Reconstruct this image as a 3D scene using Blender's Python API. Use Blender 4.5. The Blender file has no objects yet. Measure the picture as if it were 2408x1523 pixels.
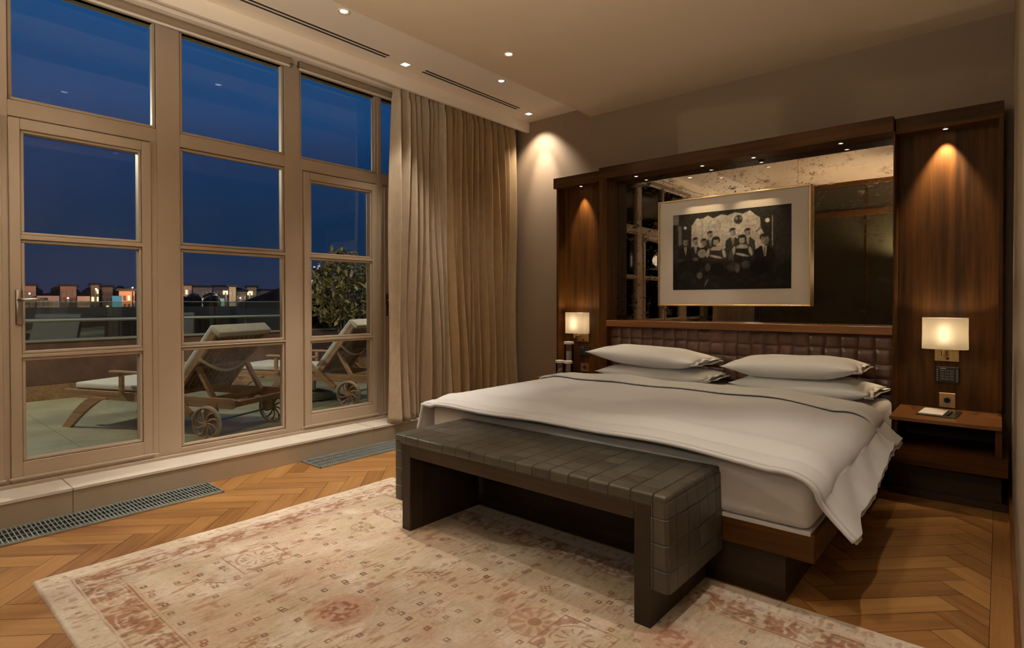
import bpy, bmesh, math, random
import numpy as np
from math import sin, cos, pi, radians, atan2, sqrt
from mathutils import Vector, Matrix

sc = bpy.context.scene
C = bpy.context.collection
random.seed(7)

# ------------------------------------------------------------------ camera
cam_d = bpy.data.cameras.new('camera')
cam = bpy.data.objects.new('camera', cam_d); C.objects.link(cam)
cam_d.sensor_width = 36.0
cam_d.lens = 1340.96097 * 36.0 / 2408.0
cam_d.shift_y = -(761.5 - 722.355927) / 2408.0
cam_d.clip_start = 0.02; cam_d.clip_end = 2000
YAW, PIT, ROL = 0.708114382, -0.0102788002, -0.00111456067
_f = Vector((-sin(YAW)*cos(PIT), cos(YAW)*cos(PIT), sin(PIT)))
_r = Vector((cos(YAW), sin(YAW), 0)); _u = _r.cross(_f)
_r2 = _r*cos(ROL) + _u*sin(ROL); _u2 = -_r*sin(ROL) + _u*cos(ROL)
_m = Matrix((_r2, _u2, -_f)).transposed().to_4x4()
_m.translation = Vector((0, 0, 1.25))
cam.matrix_world = _m
sc.camera = cam
sc.view_settings.view_transform = 'Standard'
sc.view_settings.look = 'None'
sc.view_settings.exposure = 0.22
sc.view_settings.gamma = 1.0
sc.view_settings.use_curve_mapping = False
sc.cycles.max_bounces = 10
sc.cycles.diffuse_bounces = 5
sc.cycles.glossy_bounces = 5
sc.cycles.transparent_max_bounces = 24
sc.cycles.sample_clamp_indirect = 4.0
sc.cycles.caustics_reflective = False
sc.cycles.caustics_refractive = False
sc.cycles.use_denoising = True

# ------------------------------------------------------------------ dusk sky
def lin(r, g, b):
    return tuple(((c/255)/12.92 if c/255 <= .04045 else ((c/255+.055)/1.055)**2.4) for c in (r, g, b))
world = bpy.data.worlds.new('dusk_sky'); sc.world = world; world.use_nodes = True
wn = world.node_tree.nodes; wl = world.node_tree.links
for n in list(wn): wn.remove(n)
wo = wn.new('ShaderNodeOutputWorld'); bg = wn.new('ShaderNodeBackground')
tc = wn.new('ShaderNodeTexCoord'); sx = wn.new('ShaderNodeSeparateXYZ'); rp = wn.new('ShaderNodeValToRGB')
wl.new(tc.outputs['Generated'], sx.inputs[0]); wl.new(sx.outputs['Z'], rp.inputs[0])
rp.color_ramp.interpolation = 'EASE'
els = rp.color_ramp.elements
els[0].position = 0.0; els[0].color = lin(42, 45, 70)+(1,)
els[1].position = 0.42; els[1].color = lin(30, 72, 124)+(1,)
for p, c in ((.035, (33, 44, 72)), (.10, (19, 42, 72)), (.22, (18, 48, 88)), (.30, (24, 64, 112))):
    e = els.new(p); e.color = lin(*c)+(1,)
wl.new(rp.outputs[0], bg.inputs[0]); bg.inputs[1].default_value = 1.0; wl.new(bg.outputs[0], wo.inputs[0])

# ------------------------------------------------------------------ helpers
def tag(o, label=None, cat=None, group=None, kind=None):
    if label: o['label'] = label
    if cat: o['category'] = cat
    if group: o['group'] = group
    if kind: o['kind'] = kind
    return o
def wmat(o):
    m = Matrix.Identity(4)
    while o is not None:
        m = o.matrix_basis @ m; o = o.parent
    return m
def obj(name, bm, mat, parent=None, smooth=False, local=False, auto=None):
    me = bpy.data.meshes.new(name)
    bmesh.ops.recalc_face_normals(bm, faces=bm.faces) if auto != 'keep' else None
    if smooth:
        for f in bm.faces: f.smooth = True
    bm.to_mesh(me); bm.free()
    if isinstance(mat, (list, tuple)):
        for m in mat: me.materials.append(m)
    else: me.materials.append(mat)
    if smooth and auto == 'sharp':
        me.set_sharp_from_angle(angle=radians(38))
    if parent is not None and not local:
        me.transform(wmat(parent).inverted())
    o = bpy.data.objects.new(name, me); C.objects.link(o)
    if parent is not None: o.parent = parent
    return o
def thing(name, label, cat, loc=(0,0,0), rotz=0, group=None, kind=None):
    o = bpy.data.objects.new(name, None); C.objects.link(o)
    o.location = loc; o.rotation_euler = (0, 0, rotz); o.empty_display_size = .1
    return tag(o, label, cat, group, kind)
def struct(name, bm, mat, parent=None, **k):
    o = obj(name, bm, mat, parent, **k)
    if parent is None: o['kind'] = 'structure'
    return o
def dup(root, loc=None, rotz=None, label=None, group=None):
    r = root.copy(); C.objects.link(r)
    if loc is not None: r.location = loc
    if rotz is not None: r.rotation_euler = (0, 0, rotz)
    if label: r['label'] = label
    if group: r['group'] = group
    for ch in list(root.children):
        c = ch.copy(); C.objects.link(c); c.parent = r
        for g in list(ch.children):
            d = g.copy(); C.objects.link(d); d.parent = c
    return r
B = bmesh.new
def bx(bm, x0, x1, y0, y1, z0, z1, bev=0, seg=1, M=None, mi=0):
    vs = [bm.verts.new(p) for p in ((x0,y0,z0),(x1,y0,z0),(x1,y1,z0),(x0,y1,z0),(x0,y0,z1),(x1,y0,z1),(x1,y1,z1),(x0,y1,z1))]
    fs = [bm.faces.new([vs[i] for i in q]) for q in ((0,3,2,1),(4,5,6,7),(0,1,5,4),(1,2,6,5),(2,3,7,6),(3,0,4,7))]
    for f in fs: f.material_index = mi
    if bev > 0:
        es = list({e for f in fs for e in f.edges})
        r = bmesh.ops.bevel(bm, geom=es, offset=bev, segments=seg, affect='EDGES', profile=.5)
        vs = list({v for f in r['faces'] for v in f.verts} | {v for v in vs if v.is_valid})
    if M is not None: bmesh.ops.transform(bm, matrix=M, verts=[v for v in vs if v.is_valid])
    return vs
def beam(bm, p0, p1, w, h, up=(0,0,1)):
    """box along p0-p1, width w sideways, h along up"""
    p0 = Vector(p0); p1 = Vector(p1); d = (p1-p0); L = d.length; d.normalize()
    s = d.cross(Vector(up)).normalized(); u = s.cross(d)
    q = []
    for p in (p0, p1):
        for a, b in ((-1,-1),(1,-1),(1,1),(-1,1)):
            q.append(bm.verts.new(p + s*(a*w/2) + u*(b*h/2)))
    for f in ((0,1,2,3),(7,6,5,4),(0,4,5,1),(1,5,6,2),(2,6,7,3),(3,7,4,0)):
        bm.faces.new([q[i] for i in f])
def cyl(bm, p0, p1, r0, r1=None, n=20, cap=True):
    r1 = r0 if r1 is None else r1
    p0 = Vector(p0); p1 = Vector(p1); d = (p1-p0).normalized()
    a = Vector((0,0,1)) if abs(d.z) < .9 else Vector((1,0,0))
    s = d.cross(a).normalized(); u = s.cross(d)
    A = [bm.verts.new(p0 + (s*cos(2*pi*i/n)+u*sin(2*pi*i/n))*r0) for i in range(n)]
    Bv = [bm.verts.new(p1 + (s*cos(2*pi*i/n)+u*sin(2*pi*i/n))*r1) for i in range(n)]
    for i in range(n):
        bm.faces.new((A[i], A[(i+1)%n], Bv[(i+1)%n], Bv[i]))
    if cap: bm.faces.new(A[::-1]); bm.faces.new(Bv)
def tube(bm, pts, r, n=8, closed=False):
    pts = [Vector(p) for p in pts]; N = len(pts); rings = []
    for i, p in enumerate(pts):
        if closed: d = pts[(i+1)%N]-pts[i-1]
        else: d = pts[min(i+1,N-1)]-pts[max(i-1,0)]
        d.normalize(); a = Vector((0,0,1)) if abs(d.z) < .9 else Vector((1,0,0))
        s = d.cross(a).normalized(); u = s.cross(d)
        rr = r[i] if isinstance(r, (list, tuple)) else r
        rings.append([bm.verts.new(p+(s*cos(2*pi*k/n)+u*sin(2*pi*k/n))*rr) for k in range(n)])
    for i in range(N if closed else N-1):
        a, b = rings[i], rings[(i+1)%N]
        for k in range(n): bm.faces.new((a[k], a[(k+1)%n], b[(k+1)%n], b[k]))
    if not closed: bm.faces.new(rings[0][::-1]); bm.faces.new(rings[-1])
def lathe(bm, prof, c=(0,0,0), n=28, cap=True):
    rings = [[bm.verts.new((c[0]+r*cos(2*pi*k/n), c[1]+r*sin(2*pi*k/n), c[2]+z)) for k in range(n)] for r, z in prof]
    for a, b in zip(rings, rings[1:]):
        for k in range(n): bm.faces.new((a[k], a[(k+1)%n], b[(k+1)%n], b[k]))
    if cap: bm.faces.new(rings[0][::-1]); bm.faces.new(rings[-1])
def prism(bm, poly, f0, f1):
    """poly: list of 2D pts, f0/f1 map a 2D pt to the two ends"""
    A = [bm.verts.new(f0(*p)) for p in poly]; Bv = [bm.verts.new(f1(*p)) for p in poly]; n = len(poly)
    bm.faces.new(A); bm.faces.new(Bv[::-1])
    for i in range(n): bm.faces.new((A[i], Bv[i], Bv[(i+1)%n], A[(i+1)%n]))
def grid_mesh(bm, P, closed_u=False):
    """P[i][j] points -> quad sheet"""
    V = [[bm.verts.new(p) for p in row] for row in P]
    n = len(V)
    for i in range(n if closed_u else n-1):
        a, b = V[i], V[(i+1)%n]
        for j in range(len(a)-1): bm.faces.new((a[j], b[j], b[j+1], a[j+1]))
    return V
def ss(a, b, x):
    t = min(1, max(0, (x-a)/(b-a))); return t*t*(3-2*t)

# ------------------------------------------------------------------ materials
def newmat(name):
    m = bpy.data.materials.new(name); m.use_nodes = True
    nt = m.node_tree; b = nt.nodes['Principled BSDF']
    return m, nt, b
def N(nt, t, **k):
    n = nt.nodes.new(t)
    for a, v in k.items():
        if a.startswith('i_'):
            key = a[2:]; n.inputs[int(key) if key.isdigit() else key].default_value = v
        else: setattr(n, a, v)
    return n
def mth(nt, op, a, b=None, c=None, clamp=False):
    n = nt.nodes.new('ShaderNodeMath'); n.operation = op; n.use_clamp = clamp
    for i, v in enumerate((a, b, c)):
        if v is None: continue
        if isinstance(v, (int, float)): n.inputs[i].default_value = v
        else: nt.links.new(v, n.inputs[i])
    return n.outputs[0]
def mixc(nt, f, a, b, bt='MIX'):
    n = nt.nodes.new('ShaderNodeMix'); n.data_type = 'RGBA'; n.blend_type = bt
    for i, v in ((0, f), (6, a), (7, b)):
        if isinstance(v, (int, float)): n.inputs[i].default_value = v
        elif isinstance(v, tuple): n.inputs[i].default_value = v if len(v) == 4 else v+(1,)
        else: nt.links.new(v, n.inputs[i])
    return n.outputs[2]
def bump(nt, b, h, strength=.3, dist=.01):
    n = nt.nodes.new('ShaderNodeBump'); n.inputs['Strength'].default_value = strength
    n.inputs['Distance'].default_value = dist; nt.links.new(h, n.inputs['Height']); nt.links.new(n.outputs[0], b.inputs['Normal'])
def noise(nt, vec, scale, detail=3, rough=.5):
    n = nt.nodes.new('ShaderNodeTexNoise'); n.inputs['Scale'].default_value = scale
    n.inputs['Detail'].default_value = detail; n.inputs['Roughness'].default_value = rough
    if vec is not None: nt.links.new(vec, n.inputs['Vector'])
    return n.outputs['Fac']
def coords(nt, scale=(1,1,1), kind='Object'):
    t = nt.nodes.new('ShaderNodeTexCoord'); m = nt.nodes.new('ShaderNodeMapping')
    m.inputs['Scale'].default_value = scale; nt.links.new(t.outputs[kind], m.inputs[0]); return m.outputs[0]
def ramp(nt, f, stops):
    n = nt.nodes.new('ShaderNodeValToRGB'); e = n.color_ramp.elements
    e[0].position, e[0].color = stops[0][0], tuple(stops[0][1])+(1,)
    e[1].position, e[1].color = stops[-1][0], tuple(stops[-1][1])+(1,)
    for p, c in stops[1:-1]:
        q = e.new(p); q.color = tuple(c)+(1,)
    nt.links.new(f, n.inputs[0]); return n.outputs[0]
def plain(name, col, rough=.5, metal=0, spec=.5, var=.0, vscale=6, bmp=0, bscale=200, sheen=0, coat=0):
    m, nt, b = newmat(name)
    b.inputs['Roughness'].default_value = rough; b.inputs['Metallic'].default_value = metal
    b.inputs['Specular IOR Level'].default_value = spec
    b.inputs['Sheen Weight'].default_value = sheen; b.inputs['Coat Weight'].default_value = coat
    v = coords(nt)
    if var > 0:
        f = noise(nt, v, vscale, 4)
        c = ramp(nt, f, [(.3, [x*(1-var) for x in col]), (.7, [min(1, x*(1+var)) for x in col])])
        nt.links.new(c, b.inputs['Base Color'])
    else: b.inputs['Base Color'].default_value = tuple(col)+(1,)
    if bmp > 0: bump(nt, b, noise(nt, v, bscale, 2), bmp, .002)
    return m
def wood(name, c1, c2, axis=2, rough=.4, coat=.0, stretch=26, fine=1.0, spec=.5):
    m, nt, b = newmat(name)
    s = [stretch*fine]*3; s[axis] = 1.3*fine
    v = coords(nt, tuple(s))
    n1 = noise(nt, v, 1.0, 5, .6)
    s2 = [5.]*3; s2[axis] = .5
    n2 = noise(nt, coords(nt, tuple(s2)), 1.0, 2, .5)
    f = mth(nt, 'ADD', mth(nt, 'MULTIPLY', n1, .62), mth(nt, 'MULTIPLY', n2, .38))
    nt.links.new(ramp(nt, f, [(.36, c1), (.62, c2)]), b.inputs['Base Color'])
    b.inputs['Roughness'].default_value = rough; b.inputs['Coat Weight'].default_value = coat
    b.inputs['Coat Roughness'].default_value = .25; b.inputs['Specular IOR Level'].default_value = spec
    bump(nt, b, n1, .08, .001)
    return m
def emis(name, col, st):
    m, nt, b = newmat(name); b.inputs['Base Color'].default_value = (0,0,0,1)
    b.inputs['Emission Color'].default_value = tuple(col)+(1,); b.inputs['Emission Strength'].default_value = st
    return m
def thin_glass(name, tint=(.93,.97,.95), ior=1.45):
    m, nt, b = newmat(name); nt.nodes.remove(b); out = [n for n in nt.nodes if n.type == 'OUTPUT_MATERIAL'][0]
    tr = N(nt, 'ShaderNodeBsdfTransparent'); tr.inputs[0].default_value = tint+(1,)
    gl = N(nt, 'ShaderNodeBsdfGlossy'); gl.inputs['Roughness'].default_value = 0.0
    fr = N(nt, 'ShaderNodeFresnel'); fr.inputs[0].default_value = ior
    mx = N(nt, 'ShaderNodeMixShader'); nt.links.new(fr.outputs[0], mx.inputs[0])
    nt.links.new(tr.outputs[0], mx.inputs[1]); nt.links.new(gl.outputs[0], mx.inputs[2]); nt.links.new(mx.outputs[0], out.inputs[0])
    return m
WALN_D, WALN_L = (.024,.0095,.002), (.100,.038,.007)
M = {}
M['walnut'] = wood('dark_walnut_vertical', WALN_D, WALN_L, 2, .5, .0, spec=.18)
M['walnut_h'] = wood('dark_walnut_horizontal', WALN_D, WALN_L, 0, .5, .0, spec=.18)
M['walnut_shelf'] = wood('walnut_shelf', (.12,.046,.012), (.25,.105,.030), 0, .32, .2)
M['espresso'] = wood('espresso_stained_oak', (.018,.011,.006), (.036,.023,.013), 2, .5, .0, 40, spec=.3)
M['espresso_h'] = wood('espresso_stained_oak_rail', (.020,.012,.007), (.042,.026,.014), 0, .5, .0, 40, spec=.3)
M['paint'] = plain('cream_painted_joinery', (.43,.345,.255), .42, var=.04, vscale=2)
M['sill'] = plain('pale_stone_sill', (.74,.69,.61), .38, var=.05, vscale=9)
M['riser'] = plain('taupe_riser_panel', (.40,.33,.25), .45, var=.04, vscale=3)
M['wall'] = plain('taupe_wall_covering', (.225,.158,.098), .6, var=.03, vscale=40, bmp=.15, bscale=500)
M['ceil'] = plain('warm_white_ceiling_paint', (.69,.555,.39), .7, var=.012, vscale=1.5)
M['ceil_lit'] = plain('warm_white_ceiling_lit', (.88,.785,.65), .6, var=.012, vscale=1.5)  # lighter tone: the strip's brighter light is put into the colour
M['metal'] = plain('brushed_nickel', (.42,.38,.34), .3, 1)
M['brass'] = plain('antique_brass', (.62,.42,.18), .32, 1, var=.15, vscale=60)
M['gold'] = plain('gilt_frame', (.72,.50,.22), .35, 1)
M['black'] = plain('black_plastic', (.012,.011,.010), .35)
M['grey_btn'] = plain('grey_button', (.30,.28,.25), .4)
M['dark'] = plain('dark_void', (.006,.006,.006), .8)
M['grate'] = plain('galvanised_steel', (.37,.43,.42), .4, .35)
M['slot'] = plain('black_slot', (.010,.009,.008), .7)
M['glass'] = thin_glass('window_glass')
M['rail_glass'] = thin_glass('balustrade_glass', (.74,.84,.79), 2.1)
M['linen'] = plain('white_cotton_percale', (.535,.54,.545), .8, sheen=.2, var=.015, vscale=3, bmp=.12, bscale=9)
M['linen2'] = plain('white_cotton_sheet', (.56,.555,.555), .8, sheen=.2, bmp=.10, bscale=14)
M['pillow'] = plain('white_pillowcase', (.76,.765,.77), .8, sheen=.2, bmp=.15, bscale=12)
M['paper'] = plain('white_paper', (.72,.70,.66), .7)
M['matboard'] = plain('cream_mount_board', (.62,.57,.50), .8)
M['teak'] = wood('weathered_teak', (.22,.115,.05), (.46,.26,.125), 0, .55, 0, 30)
M['teak2'] = wood('weathered_teak_slats', (.16,.085,.04), (.34,.19,.095), 0, .55, 0, 30)
M['rim'] = plain('bleached_teak_wheel', (.36,.20,.10), .5, var=.2, vscale=30)
M['tyre'] = plain('pale_wheel_band', (.50,.46,.38), .6)
M['cushion'] = plain('cream_outdoor_cushion', (.58,.55,.46), .85, var=.06, vscale=12, sheen=.2)
M['ribbon'] = plain('cream_cushion_tie', (.60,.52,.34), .8)
M['lamp_on'] = emis('lit_downlight_lens', (1, .90, .76), 4)
M['lamp_small'] = emis('lit_spot_lens', (1, .86, .68), 6)
M['trimring'] = plain('white_downlight_ring', (.70,.60,.46), .35)

# ------------------------------------------------------------------ lamps' light
WARM = (1.0, .87, .72)
def spot(parent, loc, power, angle=90, blend=.6, size=.04, target=None, col=WARM, name='bulb'):
    l = bpy.data.lights.new(name, 'SPOT'); l.energy = power; l.color = col; l.spot_size = radians(angle)
    l.spot_blend = blend; l.shadow_soft_size = size
    o = bpy.data.objects.new(name, l); C.objects.link(o)
    d = Vector((0,0,-1)) if target is None else (Vector(target)-Vector(loc)).normalized()
    q = d.to_track_quat('-Z', 'Y').to_matrix().to_4x4(); q.translation = Vector(loc)
    if parent is not None:
        o.parent = parent; q = wmat(parent).inverted() @ q
    o.matrix_basis = q
    return o
def point(parent, loc, power, size=.03, col=WARM, name='bulb'):
    l = bpy.data.lights.new(name, 'POINT'); l.energy = power; l.color = col; l.shadow_soft_size = size
    o = bpy.data.objects.new(name, l); C.objects.link(o)
    if parent is not None:
        o.parent = parent; o.location = wmat(parent).inverted() @ Vector(loc)
    else: o.location = loc
    return o

# ------------------------------------------------------------------ room constants
XW = -4.42      # face of the window joinery
YB = 5.0        # headboard wall
XR = .06        # right wall
ZC, ZS = 3.149, 3.252   # main ceiling, window-side strip
YM = 4.90       # mirror and panel plane
YC, YS = 4.70, 4.77     # fronts of middle and side headers
ZH0, ZH1 = 2.417, 2.525
YR = -5.0       # far rear wall

# floor: herringbone boards, one mesh
def floor():
    bm = B(); uvl = bm.loops.layers.uv.new('UVMap')
    W, L = .118, .590; m = 5; R45 = Matrix.Rotation(radians(45), 2)
    def quad(ps, u0, along_first):
        vs = [bm.verts.new((p[0], p[1], 0)) for p in ps]; f = bm.faces.new(vs)
        for lp, (a, b) in zip(f.loops, u0): lp[uvl].uv = (a, b)
    g = .0012
    for j in range(-80, 80):
        for k in range(-12, 13):
            for typ in (0, 1):
                if typ == 0: x, y, w, h = (j+2*m*k)*W, j*W, L, W
                else: x, y, w, h = (j+m+2*m*k)*W, (j-m+1)*W, W, L
                c = R45 @ Vector((x+w/2, y+h/2))
                cx, cy = c.x-2.2, c.y+1.0
                if cx < -4.9 or cx > .5 or cy < -5.6 or cy > 5.4: continue
                P = []
                for px, py in ((x+g, y+g), (x+w-g, y+g), (x+w-g, y+h-g), (x+g, y+h-g)):
                    q = R45 @ Vector((px, py)); P.append((q.x-2.2, q.y+1.0))
                ou, ov = random.random()*40, random.random()*40
                if typ == 0: uv = ((ou, ov), (ou+w, ov), (ou+w, ov+h), (ou, ov+h))
                else: uv = ((ou, ov), (ou, ov+w), (ou+h, ov+w), (ou+h, ov))
                quad(P, uv, typ == 0)
    for co, no in (((XR-.085,0,0),(1,0,0)), ((-4.5,0,0),(-1,0,0)), ((0,5.02,0),(0,1,0)), ((0,YR-.02,0),(0,-1,0))):
        bmesh.ops.bisect_plane(bm, geom=bm.verts[:]+bm.edges[:]+bm.faces[:], plane_co=co, plane_no=no, clear_outer=True)
    y = YR
    while y < 5.0:   # straight border board along the right wall
        P = ((XR-.083, y+g), (XR+.02, y+g), (XR+.02, y+1.2-g), (XR-.083, y+1.2-g)); ou = random.random()*40
        quad(P, ((ou, 0), (ou, .1), (ou+1.2, .1), (ou+1.2, 0)), False); y += 1.2
    bx(bm, -4.5, XR+.02, YR, 5.02, -.05, -.003, mi=1)
    mt, nt, b = newmat('oiled_oak_herringbone')
    geo = N(nt, 'ShaderNodeNewGeometry'); uvn = N(nt, 'ShaderNodeUVMap'); mp = N(nt, 'ShaderNodeMapping')
    mp.inputs['Scale'].default_value = (2.2, 34, 1); nt.links.new(uvn.outputs[0], mp.inputs[0])
    n1 = noise(nt, mp.outputs[0], 1.0, 6, .62)
    mp2 = N(nt, 'ShaderNodeMapping'); mp2.inputs['Scale'].default_value = (1.1, 7, 1); nt.links.new(uvn.outputs[0], mp2.inputs[0])
    n2 = noise(nt, mp2.outputs[0], 1.0, 2, .5)
    f = mth(nt, 'ADD', mth(nt, 'MULTIPLY', n1, .47), mth(nt, 'MULTIPLY', n2, .40))
    f = mth(nt, 'ADD', f, mth(nt, 'MULTIPLY', geo.outputs['Random Per Island'], .26))
    nt.links.new(ramp(nt, f, [(.30, (.150,.064,.018)), (.52, (.31,.150,.046)), (.80, (.50,.27,.090))]), b.inputs['Base Color'])
    b.inputs['Roughness'].default_value = .36; b.inputs['Specular IOR Level'].default_value = .45
    nt.links.new(mth(nt, 'ADD', mth(nt, 'MULTIPLY', n1, .2), .27), b.inputs['Roughness'])
    bump(nt, b, n1, .06, .001)
    struct('floor', bm, [mt, M['dark']], auto='keep')
floor()

# walls
bm = B(); bx(bm, -4.75, XR+.2, YB, YB+.2, -.05, 3.5)
struct('wall_back', bm, M['wall'])
bm = B(); bx(bm, XR, XR+.2, YR, YB, -.05, 3.5)
mr = plain('right_wall_paint', (.36,.29,.21), .5)
struct('wall_right', bm, mr)
bm = B(); bx(bm, -4.75, XR+.2, YR-.2, YR, -.05, 3.5)
struct('wall_rear', bm, M['wall'])
bm = B(); bx(bm, XR-.014, XR, YR, YB-.02, 0, .085, .002)
struct('baseboard_right', bm, M['walnut_shelf'])
# ceiling
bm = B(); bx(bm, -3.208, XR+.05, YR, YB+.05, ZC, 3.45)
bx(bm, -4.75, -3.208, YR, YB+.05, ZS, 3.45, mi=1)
struct('ceiling', bm, [M['ceil'], M['ceil_lit']])
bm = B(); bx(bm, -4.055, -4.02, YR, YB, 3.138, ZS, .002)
struct('trim_1', bm, M['ceil_lit'])     # pelmet board hiding the curtain track
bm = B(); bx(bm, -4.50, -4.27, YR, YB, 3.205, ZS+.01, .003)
struct('trim_2', bm, M['ceil_lit'])     # boxed lintel above the glazing

# window wall joinery
Z1, Z2 = 2.462, 3.16
tops = [(-2.81,-2.08), (-2.0,-1.265), (-1.09,-.355), (-.167,.569), (.646,1.379), (1.570,2.306), (2.481,3.213), (3.290,4.025), (4.20,4.93)]
fixed = {2, 5, 8}
GLASS = {0: (-2.735, -2.155), 1: (-1.925, -1.345), 3: (-.072, .520), 4: (.694, 1.287), 6: (2.556, 3.145), 7: (3.370, 3.950)}
BE = .022
bm = B()
def post(y0, y1, z0, z1, x1=XW): bx(bm, -4.52, x1, y0, y1, z0, z1, .0025)
ZT0, ZT1 = 2.34, Z1-BE     # transom
prev = YR
for i, (a, b_) in enumerate(tops):
    post(prev, a-BE, .155, 3.205); prev = b_+BE
    lo = 2.345 if i not in fixed else 2.325+BE
    post(a-BE, b_+BE, lo, ZT1)
    post(a-BE, b_+BE, Z2, 3.205)
    if i in fixed:
        post(a-BE, b_+BE, .155, .235-BE)
        post(a-BE, b_+BE, .902+BE, .957-BE); post(a-BE, b_+BE, 1.605+BE, 1.673-BE)
    else:
        post(a-BE, b_+BE, .155, .205, XW+.012)
        ga, gb = GLASS[i]      # jambs beside the door leaf
        if ga-.073 > a-BE+.002: post(a-BE, ga-.0725, .155, 2.345, XW)
        if gb+.075 < b_+BE-.002: post(gb+.0745, b_+BE, .155, 2.345, XW)
post(prev, YB, .155, 3.205)
bx(bm, -4.415, -4.395, YR, YB, .155, .178, .003)    # threshold bead on the sill
struct('wall_left', bm, M['paint'])
nwin = [0]; ndoor = [0]
def beadring(bm, y0, y1, z0, z1, xf, w=.018, back=-4.475):
    for (a, b_, c, d) in ((y0-w, y1+w, z0-w, z0), (y0-w, y1+w, z1, z1+w), (y0-w, y0, z0, z1), (y1, y1+w, z0, z1)):
        prof_x = xf
        bx(bm, back, prof_x, a, b_, c, d, .003)
def window(y0, y1, rows):
    nwin[0] += 1
    bm = B()
    for z0, z1 in rows: beadring(bm, y0, y1, z0, z1, XW-.012)
    w = struct('window_%d' % nwin[0], bm, M['paint'])
    for z0, z1 in rows:
        pb = B(); bx(pb, -4.472, -4.466, y0-.004, y1+.004, z0-.004, z1+.004); obj('pane', pb, M['glass'], w)
def door(y0, y1, label_handle=None):
    """glazed terrace door leaf; y0..y1 is the glass"""
    ndoor[0] += 1
    bm = B(); rows = ((.318,.900), (.957,1.603), (1.665,2.253)); xf = XW+.018; xb = -4.49
    A, D = y0-.070, y1+.072
    bx(bm, xb, xf, A, y0-.018, .212, 2.335, .003); bx(bm, xb, xf, y1+.018, D, .212, 2.335, .003)
    bx(bm, xb, xf, y0-.018, y1+.018, .212, .300, .003); bx(bm, xb, xf, y0-.018, y1+.018, 2.271, 2.335, .003)
    bx(bm, xb, xf, y0-.018, y1+.018, .918, .939, .002); bx(bm, xb, xf, y0-.018, y1+.018, 1.621, 1.647, .002)
    for z0, z1 in rows: beadring(bm, y0, y1, z0, z1, xf-.008, .016)
    bx(bm, xf-.004, xf+.010, A-.01, D+.01, .196, .214, .004)     # weather bar at the foot of the leaf
    d = struct('door_%d' % ndoor[0], bm, M['paint'])
    for z0, z1 in rows:
        pb = B(); bx(pb, -4.462, -4.456, y0-.004, y1+.004, z0-.004, z1+.004); obj('pane', pb, M['glass'], d)
    if label_handle is not None:
        yh = label_handle; xh = xf
        hb = B(); bx(hb, xh-.002, xh+.008, yh-.017, yh+.017, 1.115, 1.325, .008, 2)
        h = obj('handle_plate', hb, M['metal'], d, smooth=True, auto='sharp')
        lb = B(); cyl(lb, (xh+.004, yh, 1.262), (xh+.052, yh, 1.262), .010, n=14)
        tube(lb, [(xh+.048, yh-.008, 1.262), (xh+.053, yh+.02, 1.263), (xh+.053, yh+.07, 1.266), (xh+.050, yh+.125, 1.268)], [.009,.009,.010,.007], 12)
        obj('lever', lb, M['metal'], h, smooth=True)
        kb = B(); cyl(kb, (xh+.006, yh, 1.165), (xh+.016, yh, 1.165), .009, n=14); cyl(kb, (xh+.014, yh, 1.165), (xh+.03, yh, 1.165), .003, n=8)
        obj('key', kb, M['metal'], h, smooth=True, auto='sharp')
    return d
for i, (a, b_) in enumerate(tops):
    window(a, b_, [(Z1, Z2)] if i not in fixed else [(Z1, Z2), (1.673, 2.325), (.957, 1.605), (.235, .902)])
    if i in fixed: continue
    if i % 2 == 1 or i == 1:
        pass
door(.694, 1.287, .664); door(-.072, .520)
door(2.556, 3.145, None); door(3.370, 3.950, 3.325)
door(-1.925, -1.345); door(-2.735, -2.155)

# raised step below the windows
bm = B()
ys = [YR, -1.26, .86, 2.98, YB]
for a, b_ in zip(ys, ys[1:]):
    bx(bm, -4.45, -4.142, a+.0012, b_-.0012, 0, .137, .001, mi=0)
    bx(bm, -4.45, -4.136, a+.0008, b_-.0008, .138, .156, .003, 2, mi=1)
struct('trim_3', bm, [M['riser'], M['sill']])

# floor grilles in front of the step
def grille(y0, y1, label):
    t = thing('floor_grille', label, 'floor vent', (-3.99, (y0+y1)/2, 0), group='steel floor grilles')
    x0, x1 = -4.128, -3.862
    bm = B(); bx(bm, x0, x1, y0, y1, .0006, .0022); obj('duct_opening', bm, M['dark'], t)
    bm = B()
    for (a, b_, c, d) in ((x0, x0+.008, y0, y1), (x1-.008, x1, y0, y1), (x0, x1, y0, y0+.006), (x0, x1, y1-.006, y1)): bx(bm, a, b_, c, d, .001, .012)
    obj('frame', bm, M['grate'], t)
    bm = B(); y = y0+.02
    while y < y1-.01:
        bx(bm, x0+.006, x1-.006, y-.0028, y+.0028, .006, .011); y += .0205
    for xx in (x0+.085, x0+.165, x0+.235): bx(bm, xx-.002, xx+.002, y0, y1, .005, .012)
    obj('bars', bm, M['grate'], t)
grille(-.9, 1.605, 'long steel floor grille at the foot of the step, below the glazed door')
grille(2.30, 4.55, 'steel floor grille at the foot of the step, partly hidden behind the leather bench')

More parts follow.
